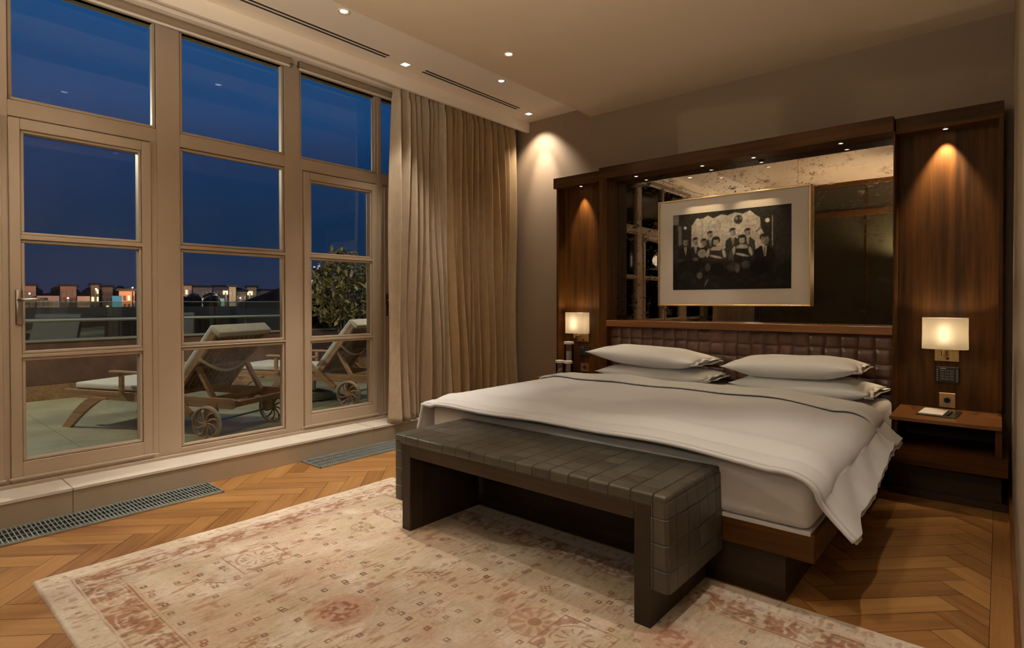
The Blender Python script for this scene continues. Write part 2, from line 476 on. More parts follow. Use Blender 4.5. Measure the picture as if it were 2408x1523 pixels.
# roller blinds rolled up at the window head
def blind(y0, y1, label):
    t = thing('roller_blind', label, 'blind', (-4.34, (y0+y1)/2, 3.16), group='rolled up roller blinds')
    bm = B(); cyl(bm, (-4.345, y0, 3.178), (-4.345, y1, 3.178), .026, n=18)
    obj('rolled_fabric', bm, plain('taupe_blind_fabric', (.30,.225,.15), .7), t, smooth=True, auto='sharp')
    bm = B(); bx(bm, -4.352, -4.338, y0, y1, 3.134, 3.150, .003); bx(bm, -4.347, -4.343, y0, y1, 3.145, 3.165)
    obj('bottom_bar', bm, M['ceil_lit'], t)
    bm = B(); bx(bm, -4.375, -4.325, y1-.012, y1+.004, 3.150, 3.222, .004); cyl(bm, (-4.345, y1-.02, 3.178), (-4.345, y1+.006, 3.178), .012, n=12)
    obj('bracket', bm, M['metal'], t)
    bm = B(); bx(bm, -4.375, -4.325, y0-.004, y0+.012, 3.150, 3.222, .004)
    obj('bracket', bm, M['metal'], t)
blind(-.3, 2.335, 'rolled up taupe roller blind above the door with the handle')
blind(2.415, 4.6, 'rolled up taupe roller blind running behind the curtain')

# ceiling slots and downlights
def slot_vent(y0, y1, label):
    t = thing('slot_diffuser', label, 'air vent', (-3.815, (y0+y1)/2, ZS-.001), group='black slot diffusers in the ceiling strip')
    bm = B()
    for dx in (-.021, .021): bx(bm, -3.815+dx-.011, -3.815+dx+.011, y0, y1, ZS-.0016, ZS+.004)
    obj('slots', bm, M['slot'], t)
    bm = B()
    for a, b_ in ((-.036,-.032), (-.010,.010), (.032,.036)): bx(bm, -3.815+a, -3.815+b_, y0, y1, ZS-.0012, ZS+.002)
    obj('frame', bm, M['ceil_lit'], t)
slot_vent(1.15, 2.895, 'long black twin slot air vent nearest the camera in the ceiling strip')
slot_vent(3.284, 4.557, 'black twin slot air vent above the curtain')
def round_light(x, y, z, label, power, angle=110, target=None, r=.042, blend=.7, size=.035):
    t = thing('round_downlight', label, 'downlight', (x, y, z), group='round ceiling downlights')
    bm = B(); lathe(bm, [(r, .0), (r, -.005), (r*.86, -.007), (r*.70, -.002), (r*.62, .0)], (x, y, z), cap=False)
    obj('ring', bm, M['trimring'], t, smooth=True)
    bm = B(); lathe(bm, [(r*.62, -.0012), (0.001, -.0014)], (x, y, z), cap=False); bx(bm, x-.004, x+.004, y-.004, y+.004, z-.001, z)
    obj('lens', bm, M['lamp_on'], t)
    spot(t, (x, y, z-.02), power, angle, blend, size, target)
def square_light(x, y, z, label, power, angle=110, target=None, r=.037, blend=.7, size=.03):
    t = thing('square_downlight', label, 'downlight', (x, y, z), group='square ceiling downlights')
    bm = B()
    for (a, b_, c, d) in ((-r,r,-r,-r+.007), (-r,r,r-.007,r), (-r,-r+.007,-r+.007,r-.007), (r-.007,r,-r+.007,r-.007)): bx(bm, x+a, x+b_, y+c, y+d, z-.004, z+.001)
    obj('ring', bm, M['trimring'], t)
    bm = B(); bx(bm, x-r+.007, x+r-.007, y-r+.007, y+r-.007, z-.0018, z+.001)
    obj('lens', bm, M['lamp_on'], t)
    spot(t, (x, y, z-.02), power, angle, blend, size, target)
round_light(-3.45, 2.25, ZS, 'round downlight nearest the camera in the ceiling strip', 190, 60)
round_light(-3.453, 3.887, ZS, 'round downlight beside the slot vent over the curtain', 16, 90)
square_light(-3.826, 3.088, ZS, 'square downlight between the two slot vents', 55, 72)
square_light(-3.833, 4.755, ZS, 'square downlight in the ceiling corner that washes the taupe wall', 55, 95, (-3.833, 5.3, 1.4))
spot(bpy.data.objects['square_downlight.001'], (-3.82, 4.76, ZS-.03), 75, 40, .9, .02, (-3.80, 5.02, 2.5), (1,.9,.8))
round_light(-2.879, 3.326, ZC, 'round downlight alone in the darker main ceiling', 22, 125)

# ------------------------------------------------------------------ headboard wall unit
unit = thing('headboard_wall_unit', 'dark walnut wall unit framing the mirror and leather headboard behind the bed', 'headboard', (-1.7, 4.9, 0))
def upart(name, boxes, mat, bev=.002, parent=unit):
    bm = B()
    for b_ in boxes: bx(bm, *b_, bev)
    return obj(name, bm, mat, parent)
upart('centre_header', [(-2.928, -.566, YC, YM+.08, ZH0, ZH1)], M['walnut_h'])
upart('side_header', [(-3.52, -2.93, YS, YM+.08, ZH0-.004, ZH1-.006)], M['walnut_h'])
upart('side_header', [(-.560, .012, YS, YM+.08, ZH0-.004, ZH1-.006)], M['walnut_h'])
upart('side_panel', [(-3.487, -2.925, YM, YM+.05, 0, ZH0)], M['walnut'])
upart('side_panel', [(-.556, .012, YM, YM+.05, 0, ZH0)], M['walnut'])
upart('end_stile', [(-3.487, -3.462, YS+.01, YM, 0, ZH0-.004)], M['walnut'])
upart('end_stile', [(-.012, .012, YS+.01, YM, .55, ZH0-.004)], M['walnut'])
upart('stile', [(-2.928, -2.846, YC+.008, YM+.05, .0, ZH0)], M['walnut'])
upart('stile', [(-.566, -.556, YC+.008, YM+.05, .0, ZH0)], M['walnut'])
upart('ledge', [(-2.846, -.566, YC, YM+.02, 1.014, 1.071)], M['walnut_shelf'])
upart('backing_board', [(-2.846, -.566, YM+.012, YM+.07, 0, ZH0)], M['walnut'], 0)
# padded leather tiles
bm = B(); x0, x1, zt = -2.845, -.567, 1.013; nx = 21; pw = (x1-x0)/nx; nz = 7; ph = .1065; q = 6
for i in range(nx):
    for j in range(nz):
        rows = []
        for a in range(q+1):
            r = []
            for c in range(q+1):
                u = a/q*2-1; v = c/q*2-1
                if (i+j) % 2: h = (1-u**2)*(1-.35*v**8)
                else: h = (1-v**2)*(1-.35*u**8)
                h = .55*h+.45*(1-u**6)*(1-v**6)
                r.append((x0+(i+.5+u*.497)*pw, 4.785-.020*h, zt-(j+.5-v*.497)*ph))
            rows.append(r)
        grid_mesh(bm, rows)
bx(bm, x0, x1, 4.786, 4.80, zt-nz*ph, zt)
ml, nt, b = newmat('brown_leather'); f = noise(nt, coords(nt), 5, 4)
nt.links.new(ramp(nt, f, [(.3, (.075,.036,.025)), (.7, (.15,.075,.054))]), b.inputs['Base Color']); b.inputs['Roughness'].default_value = .32
bump(nt, b, noise(nt, coords(nt), 240, 2), .15, .001)
obj('leather_tiles', bm, ml, unit, smooth=True)
bm = B(); bx(bm, x0, x1, 4.80, YM+.012, .25, zt)
obj('headboard_core', bm, M['walnut'], unit)

# antique mirror in three panels
mm, nt, b = newmat('foxed_antique_mirror')
v = coords(nt); n1 = noise(nt, coords(nt, (9, 9, 16)), 1.0, 5, .7); n2 = noise(nt, coords(nt, (34, 34, 60)), 1.0, 3, .6); n3 = noise(nt, coords(nt, (2.2, 2.2, 3.0)), 1.0, 2, .5)
spots = mth(nt, 'MAXIMUM', mth(nt, 'MULTIPLY', mth(nt, 'SUBTRACT', n1, .535), 9, clamp=True), mth(nt, 'MULTIPLY', mth(nt, 'SUBTRACT', n2, .585), 14, clamp=True))
spots = mth(nt, 'MULTIPLY', spots, mth(nt, 'MULTIPLY', mth(nt, 'SUBTRACT', n3, .38), 5, clamp=True))
nt.links.new(mixc(nt, spots, (.37, .315, .25), (.07, .045, .035)), b.inputs['Base Color'])
b.inputs['Metallic'].default_value = 1
nt.links.new(mth(nt, 'MULTIPLY', spots, .25), b.inputs['Roughness'])
mir = thing('wall_mirror', 'foxed antique mirror in three panels behind the framed photograph', 'mirror', (-1.7, YM, 1.07))
for a, b_ in ((-2.846, -2.274), (-2.272, -1.221), (-1.219, -.566)):
    bm = B(); bx(bm, a, b_, YM, YM+.008, 1.072, ZH0-.001); obj('mirror_panel', bm, mm, mir)

# spots recessed in the headers
def hspot(x, y, z, label, power, target, angle=60, blend=.8):
    t = thing('recessed_spotlight', label, 'spotlight', (x, y, z), group='small spotlights under the wall unit header')
    bm = B(); lathe(bm, [(.021, 0), (.021, -.004), (.015, -.005), (.013, 0)], (x, y, z), cap=False, n=20); obj('bezel', bm, M['metal'], t, smooth=True)
    bm = B(); lathe(bm, [(.0135, -.0035), (.0005, -.0036)], (x, y, z), cap=False, n=16); bx(bm, x-.002, x+.002, y-.002, y+.002, z-.003, z)
    obj('lens', bm, M['lamp_small'], t)
    spot(t, (x, y, z-.012), power, angle, blend, .008, target, (1,.72,.42))
zc = ZH0
hspot(-2.585, 4.80, zc, 'small spotlight under the middle header, above the left end of the mirror', 22, (-2.3, 4.35, .8))
hspot(-1.954, 4.80, zc, 'small spotlight under the middle header, shining on the left half of the photograph', 22, (-1.954, 4.87, 2.0))
hspot(-1.528, 4.80, zc, 'small spotlight under the middle header, shining on the right half of the photograph', 22, (-1.528, 4.87, 2.0))
hspot(-.902, 4.79, zc, 'small spotlight under the middle header, above the right end of the mirror', 22, (-1.05, 4.35, .8))
hspot(-3.22, 4.835, zc-.004, 'small spotlight above the left bedside lamp', 32, (-3.22, 4.91, 1.7), 52)
hspot(-.288, 4.835, zc-.004, 'small spotlight above the right bedside lamp', 72, (-.288, 4.91, 1.9), 62)

# framed photograph
pic = thing('framed_photograph', 'black and white photograph of a stage group in a thin gold frame with cream mount', 'picture', (-1.75, 4.87, 1.21))
PX0, PX1, PZ0, PZ1 = -2.386, -1.115, 1.209, 2.155; yf = 4.852
bm = B()
for (a, b_, c, d) in ((PX0, PX1, PZ0, PZ0+.011), (PX0, PX1, PZ1-.011, PZ1), (PX0, PX0+.011, PZ0+.011, PZ1-.011), (PX1-.011, PX1, PZ0+.011, PZ1-.011)):
    bx(bm, a, b_, yf-.006, YM-.004, c, d, .0015)
obj('frame', bm, M['gold'], pic)
bm = B(); bx(bm, PX0+.010, PX1-.010, yf+.006, yf+.012, PZ0+.010, PZ1-.010); obj('mount', bm, M['matboard'], pic)
# the print: a coloured grid mesh
ix0, ix1, iz0, iz1 = -2.245, -1.255, 1.351, 2.021
nw, nh = 360, 244
U, V = np.meshgrid((np.arange(nw)+.5)/nw, (np.arange(nh)+.5)/nh)   # V from the top
rng = np.random.RandomState(3)
def blur_noise(h, w, k, seed):
    r = np.random.RandomState(seed).rand(h//k+3, w//k+3)
    yy = np.linspace(0, h/k, h); xx = np.linspace(0, w/k, w); y0 = yy.astype(int); x0 = xx.astype(int)
    fy = (yy-y0)[:, None]; fx = (xx-x0)[None]; fy = fy*fy*(3-2*fy); fx = fx*fx*(3-2*fx)
    return (r[y0][:, x0]*(1-fy)*(1-fx)+r[y0+1][:, x0]*fy*(1-fx)+r[y0][:, x0+1]*(1-fy)*fx+r[y0+1][:, x0+1]*fy*fx)
I = np.full((nh, nw), .035)
def pu(px, py):      # crop pixel -> u, v in the print
    u = (px-180)/1180.; top = 455-122*u; bot = 1192-14*u
    return u, (py-top)/(bot-top)
def soft(d, w): return np.clip(.5-d/w, 0, 1)
def ell(px, py, rx, ry, val, w=.25, ang=0):
    global I
    u, v = pu(px, py); du = (U-u)*1180; dv = (V-v)*790
    c, s = cos(ang), sin(ang); a = (du*c+dv*s)/rx; b_ = (-du*s+dv*c)/ry
    m = soft(np.sqrt(a*a+b_*b_)-1, w); I = I*(1-m)+val*m
def poly(pts, val, w=6):
    global I
    P = [pu(*p) for p in pts]; inside = np.zeros_like(I, bool); n = len(P)
    for i in range(n):
        (x1_, y1_), (x2_, y2_) = P[i], P[(i+1)%n]
        c = ((y1_ > V) != (y2_ > V)) & (U < (x2_-x1_)*(V-y1_)/(y2_-y1_+1e-9)+x1_)
        inside ^= c
    I = np.where(inside, val, I)
wallc = .55
poly([(385,560),(450,480),(500,490),(560,452),(620,480),(700,440),(760,450),(840,418),(900,440),(980,400),(1040,450),(1075,470),(1080,560),(1120,650),(1120,780),(385,780)], wallc)
poly([(495,480),(512,478),(512,760),(495,760)], wallc*.72)
poly([(390,560),(440,480),(440,760),(390,760)], wallc*.82)
ell(630,555,70,72,wallc*.78,.12); ell(630,555,55,57,wallc*.95,.12); ell(630,555,30,30,wallc*.8,.2)
ell(868,490,60,62,wallc*1.12,.15); ell(868,490,44,46,.05,.3); ell(850,480,12,16,.25,.5); ell(890,478,10,14,.22,.5)
poly([(940,490),(1060,470),(1060,500),(940,520)], wallc*.85)
poly([(180,460),(245,455),(245,545),(180,550)], .22)
poly([(235,560),(275,560),(280,740),(245,760)], .16)
ell(318,577,16,16,.75,.3); ell(1143,498,20,20,.8,.3)
poly([(1186,450),(1194,450),(1194,750),(1186,750)], .42)
I *= (.9+.2*blur_noise(nh, nw, 5, 1))
def man(x, y, s, face=.30, suit=.035, shirt=.5, tie=True):
    poly([(x-85*s,y+240*s),(x-75*s,y+85*s),(x-30*s,y+50*s),(x+30*s,y+50*s),(x+75*s,y+85*s),(x+85*s,y+240*s)], suit)
    if shirt: poly([(x-17*s,y+50*s),(x+17*s,y+50*s),(x+8*s,y+130*s),(x-2*s,y+130*s)], shirt)
    if tie and shirt: poly([(x-4*s,y+58*s),(x+4*s,y+58*s),(x+4*s,y+125*s),(x-2*s,y+125*s)], suit)
    ell(x, y, 29*s, 38*s, face, .3); ell(x, y-36*s, 31*s, 15*s, .03, .5); ell(x-30*s, y-18*s, 7*s, 18*s, .04, .6)
    ell(x-10*s, y-4*s, 4*s, 2.5*s, face*.5, 1.5); ell(x+10*s, y-4*s, 4*s, 2.5*s, face*.5, 1.5); ell(x+17*s, y+6*s, 12*s, 26*s, face*.62, .8); ell(x, y+18*s, 8*s, 2.5*s, face*.5, 1); ell(x+3*s, y+8*s, 4*s, 6*s, face*.8, 1)
def lady(x, y, s, dress, arm=.42):
    poly([(x-80*s,y+250*s),(x-95*s,y+170*s),(x-75*s,y+90*s),(x+75*s,y+90*s),(x+85*s,y+170*s),(x+80*s,y+260*s)], dress)
    ell(x, y+78*s, 58*s, 26*s, arm*1.05, .3); poly([(x-60*s,y+92*s),(x+60*s,y+92*s),(x+50*s,y+130*s),(x-50*s,y+130*s)], dress)
    ell(x-88*s, y+120*s, 17*s, 48*s, arm, .3, .25); ell(x+86*s, y+120*s, 17*s, 48*s, arm, .3, -.25)
    ell(x, y+158*s, 70*s, 12*s, arm, .4, .25)
    ell(x, y, 31*s, 37*s, arm, .3); ell(x, y-36*s, 40*s, 19*s, .03, .4); ell(x+34*s, y-14*s, 10*s, 24*s, .03, .6); ell(x-34*s, y-14*s, 9*s, 22*s, .03, .6)
    ell(x-10*s, y-2*s, 5*s, 3*s, arm*.35, 1); ell(x+10*s, y-2*s, 5*s, 3*s, arm*.35, 1); ell(x, y+18*s, 9*s, 3*s, arm*.35, 1)
man(585,645,.85,.36,.05,.45); man(815,620,.95,.34,.045,.40); man(960,620,.9,.33,.06,.42,False)
man(430,712,.9,.28,.03,.42); man(520,722,.9,.26,.03,0)
ell(500,828,44,42,.34,.15); ell(500,828,36,34,.28,.2)
lady(645,710,.95,.05); lady(905,690,.95,.022)
man(320,718,.95,.22,.02,.42); man(1118,690,1.25,.26,.015,.50)
poly([(795,800),(812,800),(830,900),(770,900),(775,860)], .10)
poly([(1035,610),(1085,560),(1090,568),(1040,620)], .10)
dk = blur_noise(nh, nw, 12, 9); low = np.clip((V-.58)/.10, 0, 1); I = I*(1-low)+(.012+.05*np.clip(dk-.5, 0, 1)*np.clip(1.2-V, 0, 1))*low
for e in ((660,985,75,70,.010),(440,915,60,55,.012),(430,885,32,18,.09),(560,965,28,40,.07),(820,960,60,45,.045),(860,975,22,40,.10),(940,935,40,36,.07),(475,1045,30,34,.10),(300,960,60,60,.012),(1080,960,90,80,.008),(255,900,40,14,.05),(545,1115,10,40,.09),(1250,1110,40,30,.02)):
    ell(e[0], e[1], e[2], e[3], e[4], .5, .5 if e[0] == 545 else 0)
vig = 1-.35*np.clip(np.abs(U-.5)*2-.55, 0, 1); K5 = np.array([1,4,6,4,1])/16.; J_ = np.pad(I, 2, mode='edge'); J_ = sum(K5[i]*J_[i:i+nh] for i in range(5)); I = .35*I+.65*sum(K5[i]*J_[:, i:i+nw] for i in range(5))
I *= (.80+.40*blur_noise(nh, nw, 4, 14))*(.85+.3*blur_noise(nh, nw, 9, 15))
I = np.clip(I*vig*(.94+.12*rng.rand(nh, nw)), .004, 1)
def colour_grid(name, x0, x1, y0, y1, nx, ny, rgb, fn, mat, parent, hfn=None):
    """grid of coloured cells (one vertex per sample) as one mesh"""
    xs = np.linspace(x0, x1, nx); ys = np.linspace(y0, y1, ny)
    X, Y = np.meshgrid(xs, ys); co = fn(X, Y).reshape(-1, 3).astype(np.float32)
    idx = np.arange(nx*ny).reshape(ny, nx)
    f = np.stack([idx[:-1, :-1], idx[:-1, 1:], idx[1:, 1:], idx[1:, :-1]], -1).reshape(-1, 4)
    me = bpy.data.meshes.new(name); me.vertices.add(len(co)); me.vertices.foreach_set('co', co.ravel())
    me.loops.add(f.size); me.loops.foreach_set('vertex_index', f.ravel().astype(np.int32))
    me.polygons.add(len(f)); me.polygons.foreach_set('loop_start', np.arange(0, f.size, 4, dtype=np.int32))
    me.update(); me.validate()
    ca = me.color_attributes.new('Col', 'FLOAT_COLOR', 'POINT')
    a = np.ones((nx*ny, 4), np.float32); a[:, :3] = rgb.reshape(-1, 3); ca.data.foreach_set('color', a.ravel())
    me.materials.append(mat)
    if parent is not None: me.transform(wmat(parent).inverted())
    o = bpy.data.objects.new(name, me); C.objects.link(o); o.parent = parent
    return o
def attr_mat(name, rough, spec=.3):
    m, nt, b = newmat(name); a = N(nt, 'ShaderNodeAttribute', attribute_name='Col'); nt.links.new(a.outputs['Color'], b.inputs['Base Color'])
    b.inputs['Roughness'].default_value = rough; b.inputs['Specular IOR Level'].default_value = spec
    return m, nt, b
mp_, _, _ = attr_mat('silver_gelatin_print', .7, .1)
rgb = np.stack([I*1.0, I*.93, I*.82], -1)
colour_grid('print', ix0, ix1, iz1, iz0, nw, nh, rgb, lambda X, Y: np.stack([X, np.full_like(X, yf+.0045), Y], -1), mp_, pic)

# ------------------------------------------------------------------ bedside units
def nightstand(xa, xb, label, right):
    t = thing('nightstand', label, 'nightstand', ((xa+xb)/2, 4.6, 0), group='built in walnut nightstands')
    bm = B(); bx(bm, xa, xb, 4.372, YM, .488, .513, .002); obj('top', bm, M['walnut_shelf'], t)
    bm = B(); bx(bm, xa, xb+(.03 if right else 0), 4.375, YM, .214, .322, .002); obj('lower_box', bm, M['walnut_h'], t)
    bm = B(); bx(bm, xa+.02, xa+.04, 4.40, YM, .322, .488); obj('side', bm, M['espresso'], t)
    bm = B(); bx(bm, xb-.03, xb, 4.40, YM, .322, .488); obj('side', bm, M['walnut'], t)
    bm = B(); bx(bm, xa+.04, xb-.03, YM-.03, YM, .322, .488); obj('back', bm, M['espresso_h'], t)
    bm = B(); bx(bm, xa-.015 if right else xa, xb, 4.46, YM, 0, .214); bx(bm, xa-.015 if right else xa, xb+(.03 if right else 0), 4.435, 4.46, 0, .045, .002); obj('plinth', bm, M['espresso_h'], t)
    return t
nightstand(-.540, .012, 'walnut nightstand with open shelf on the right side of the bed', True)
nightstand(-3.46, -2.93, 'walnut nightstand hidden behind the far left corner of the bed, carrying glass jars', False)

shade_m, nt, b = newmat('lit_linen_shade')
b.inputs['Base Color'].default_value = (.88,.83,.72,1); b.inputs['Roughness'].default_value = .9
tl = N(nt, 'ShaderNodeBsdfTranslucent'); tl.inputs[0].default_value = (.95,.89,.78,1); mx = N(nt, 'ShaderNodeMixShader'); mx.inputs[0].default_value = .62
out = [n for n in nt.nodes if n.type == 'OUTPUT_MATERIAL'][0]
nt.links.new(b.outputs[0], mx.inputs[1]); nt.links.new(tl.outputs[0], mx.inputs[2]); nt.links.new(mx.outputs[0], out.inputs[0])
def wall_lamp(x, px0, px1, label):
    t = thing('bedside_wall_lamp', label, 'lamp', (x, YM, .85), group='bedside wall lamps')
    bm = B(); bx(bm, px0, px1, YM-.018, YM, .838, .978, .002); obj('back_plate', bm, M['brass'], t)
    xc = x
    bm = B(); tube(bm, [(xc+(px0+px1-2*xc)*.15, YM-.015, .905), (xc, YM-.06, .905), (xc, 4.772, .905)], .007, 10)
    cyl(bm, (xc, 4.77, .885), (xc, 4.77, .925), .018, n=18); cyl(bm, (xc, 4.77, .925), (xc, 4.77, .96), .009, n=12)
    obj('arm', bm, M['brass'], t, smooth=True, auto='sharp')
    bm = B(); cyl(bm, ((px0+px1)/2+.005, YM-.022, .858), ((px0+px1)/2+.005, YM-.014, .858), .009, n=16); obj('switch', bm, M['black'], t, smooth=True, auto='sharp')
    # shade: shallow D-shaped linen drum
    hw, dp, n = .124, .085, 22; loop = []
    pts = [(-hw, .055), (-hw, .0)] + [(-hw+2*hw*k/n, -.050*(1-(2*k/n-1)**4)**.6) for k in range(1, n)] + [(hw, 0), (hw, .055)]
    pts = pts + [(hw-2*hw*k/8, .055) for k in range(1, 8)]
    bm = B(); P = []
    for z in (.927, .928, 1.03, 1.136, 1.137):
        e = 1.0 if z > 1.0 else 1.012
        P.append([(xc+a*e, 4.792+d, z) for a, d in pts]+[(xc+pts[0][0]*e, 4.792+pts[0][1], z)])
    grid_mesh(bm, P); bmesh.ops.remove_doubles(bm, verts=bm.verts, dist=.0004)
    s = obj('shade', bm, shade_m, t)
    md = s.modifiers.new('thick', 'SOLIDIFY'); md.thickness = .0012
    bm = B(); lathe(bm, [(.004,.0),(.022,.018),(.027,.04),(.020,.062),(.004,.07)], (xc, 4.785, .965)); obj('light_bulb', bm, emis('lit_bulb_glass', (1,.84,.6), 8), t, smooth=True)
    point(t, (xc, 4.735, 1.035), 3.4, .03, (1,.70,.38)) if False else point(t, (xc, 4.785, 1.06), 3.6, .03, (1,.82,.60), 'bulb')
wall_lamp(-.282, -.343, -.208, 'lit brass wall lamp with cream shade above the right nightstand')
wall_lamp(-3.253, -3.30, -3.158, 'lit brass wall lamp with cream shade beside the curtain side of the bed')

def controls(xa, xb, za, zb, label):
    t = thing('bedside_control_panel', label, 'control panel', ((xa+xb)/2, YM, (za+zb)/2), group='black bedside control panels')
    bm = B(); bx(bm, xa, xb, YM-.012, YM, za, zb, .003); obj('panel', bm, M['black'], t)
    bm = B(); w = xb-xa; h = zb-za
    for r in range(4):
        for c in range(3): bx(bm, xa+w*(.2+.2*c), xa+w*(.36+.2*c), YM-.015, YM-.011, za+h*(.16+.17*r), za+h*(.28+.17*r), .001)
    obj('keys', bm, plain('dark_keys', (.05,.048,.042), .3), t)
    bm = B()
    for r in range(6): bx(bm, xa+w*.05, xa+w*.10, YM-.014, YM-.011, za+h*(.14+.13*r), za+h*(.19+.13*r))
    obj('key_lamps', bm, M['grey_btn'], t); bm = B()
    for r in range(6): bx(bm, xa+w*.88, xa+w*.94, YM-.014, YM-.011, za+h*(.14+.13*r), za+h*(.19+.13*r))
    obj('key_lamps', bm, M['grey_btn'], t); bm = B()
    bx(bm, xa+w*.2, xa+w*.44, YM-.014, YM-.011, za+h*.87, za+h*.93)
    obj('display', bm, M['grey_btn'], t)
def outlet(xa, xb, za, zb, label):
    t = thing('power_socket', label, 'power socket', ((xa+xb)/2, YM, (za+zb)/2), group='brass wall sockets')
    bm = B(); bx(bm, xa, xb, YM-.008, YM, za, zb, .002); obj('plate', bm, M['brass'], t)
    cx, cz = (xa+xb)/2, (za+zb)/2
    bm = B(); cyl(bm, (cx, YM-.011, cz), (cx, YM-.006, cz), .026, n=24); obj('socket_ring', bm, M['metal'], t, smooth=True, auto='sharp')
    bm = B(); cyl(bm, (cx, YM-.0125, cz), (cx, YM-.009, cz), .018, n=24); obj('socket_well', bm, M['dark'], t, smooth=True, auto='sharp')
controls(-.337, -.207, .689, .799, 'black control panel with rows of keys below the right wall lamp')
controls(-3.281, -3.152, .691, .793, 'black control panel with rows of keys below the left wall lamp')
outlet(-.317, -.227, .521, .621, 'square brass wall socket above the right nightstand')
outlet(-3.262, -3.165, .535, .62, 'square brass wall socket beside the pillows on the left')

# notepad in its tray
t = thing('notepad_tray', 'thin dark tray lying on the right nightstand under the notepad', 'tray', (-.29, 4.64, .513))
bm = B(); Mx = Matrix.Translation((-.30, 4.645, .513)) @ Matrix.Rotation(radians(-4), 4, 'Z')
bx(bm, -.105, .105, -.135, .135, 0, .006, .001, M=Mx); obj('tray', bm, M['black'], t)
bm = B(); cyl(bm, Mx @ Vector((.055, -.10, .011)), Mx @ Vector((.06, .08, .011)), .0045, n=10); tag(obj('pen', bm, M['black'], None, smooth=True, auto='sharp'), 'slim black pen beside the notepad on the tray', 'pen')
bm = B(); bx(bm, -.095, .035, -.12, .12, .0062, .014, .001, M=Mx); o = obj('notepad', bm, M['paper']); tag(o, 'white notepad on the dark tray on the right nightstand', 'notepad')

# glass jars on the far nightstand
jg = thin_glass('jar_glass', (.96,.95,.93), 1.5)
def jar(x, y, r, h, label, fill):
    t = thing('glass_jar', label, 'jar', (x, y, .524), group='glass jars with white lids')
    bm = B(); lathe(bm, [(r*.9,0),(r,.006),(r,h-.02),(r*.93,h-.012)], (x, y, .5245), 24, cap=False); bx(bm, x-r*.6, x+r*.6, y-r*.6, y+r*.6, .5245, .5265); obj('glass', bm, jg, t, smooth=True, auto='sharp')
    bm = B(); lathe(bm, [(r*.3,h-.014),(r*1.05,h-.013),(r*1.08,h),(r*1.06,h+.010),(r*.3,h+.011)], (x, y, .5245), 24); obj('lid', bm, M['paper'], t, smooth=True, auto='sharp')
    bm = B()
    if fill == 'sticks':
        for k in range(8): bx(bm, x-.02+.005*k, x-.017+.005*k, y-.02, y+.02, .527, .527+h*.72)
        obj('contents', bm, M['paper'], t)
    else:
        rr = random.Random(int(x*1000))
        for k in range(16):
            a = rr.random()*6.28; q = rr.random()*r*.6; z = .536+rr.random()*h*.45
            bmesh.ops.create_icosphere(bm, subdivisions=1, radius=.010, matrix=Matrix.Translation((x+q*cos(a), y+q*sin(a), z)))
        obj('contents', bm, plain('wrapped_sweets', (.55,.42,.30), .5, var=.4, vscale=80), t)
t = thing('jar_tray', 'small pale tray under the glass jars on the left nightstand', 'tray', (-3.22, 4.62, .513))
bm = B(); bx(bm, -3.36, -3.10, 4.50, 4.75, .5132, .5238, .002); obj('tray', bm, plain('pale_tray', (.62,.55,.46), .4), t)
jar(-3.262, 4.68, .047, .315, 'tall glass jar with white lid on the left nightstand, behind two short jars', 'sticks')
jar(-3.285, 4.56, .041, .138, 'short lidded glass jar on the left nightstand, nearer the curtain', 'sweets')
jar(-3.190, 4.56, .041, .138, 'short lidded glass jar on the left nightstand, nearer the pillows', 'sweets')

# ------------------------------------------------------------------ bed
bed = thing('bed', 'king size bed on a dark walnut platform with fitted white sheet', 'bed', (-1.7, 3.6, 0))
bm = B(); bx(bm, -2.845, -.558, 2.507, 4.72, .197, .312, .002); obj('platform', bm, M['walnut_h'], bed)
bm = B(); bx(bm, -2.72, -.672, 2.532, 4.70, 0, .197, .001); obj('plinth', bm, M['espresso_h'], bed)
def rounded_block(bm, x0, x1, y0, y1, z0, z1, r, n=5):
    bx(bm, x0, x1, y0, y1, z0, z1, r, n)
bm = B(); rounded_block(bm, -2.838, -.568, 2.50, 4.765, .318, .572, .045); obj('mattress', bm, M['linen2'], bed, smooth=True)
bm = B(); bx(bm, -2.834, -.572, 2.504, 4.76, .306, .32); obj('mattress_base', bm, M['linen2'], bed)

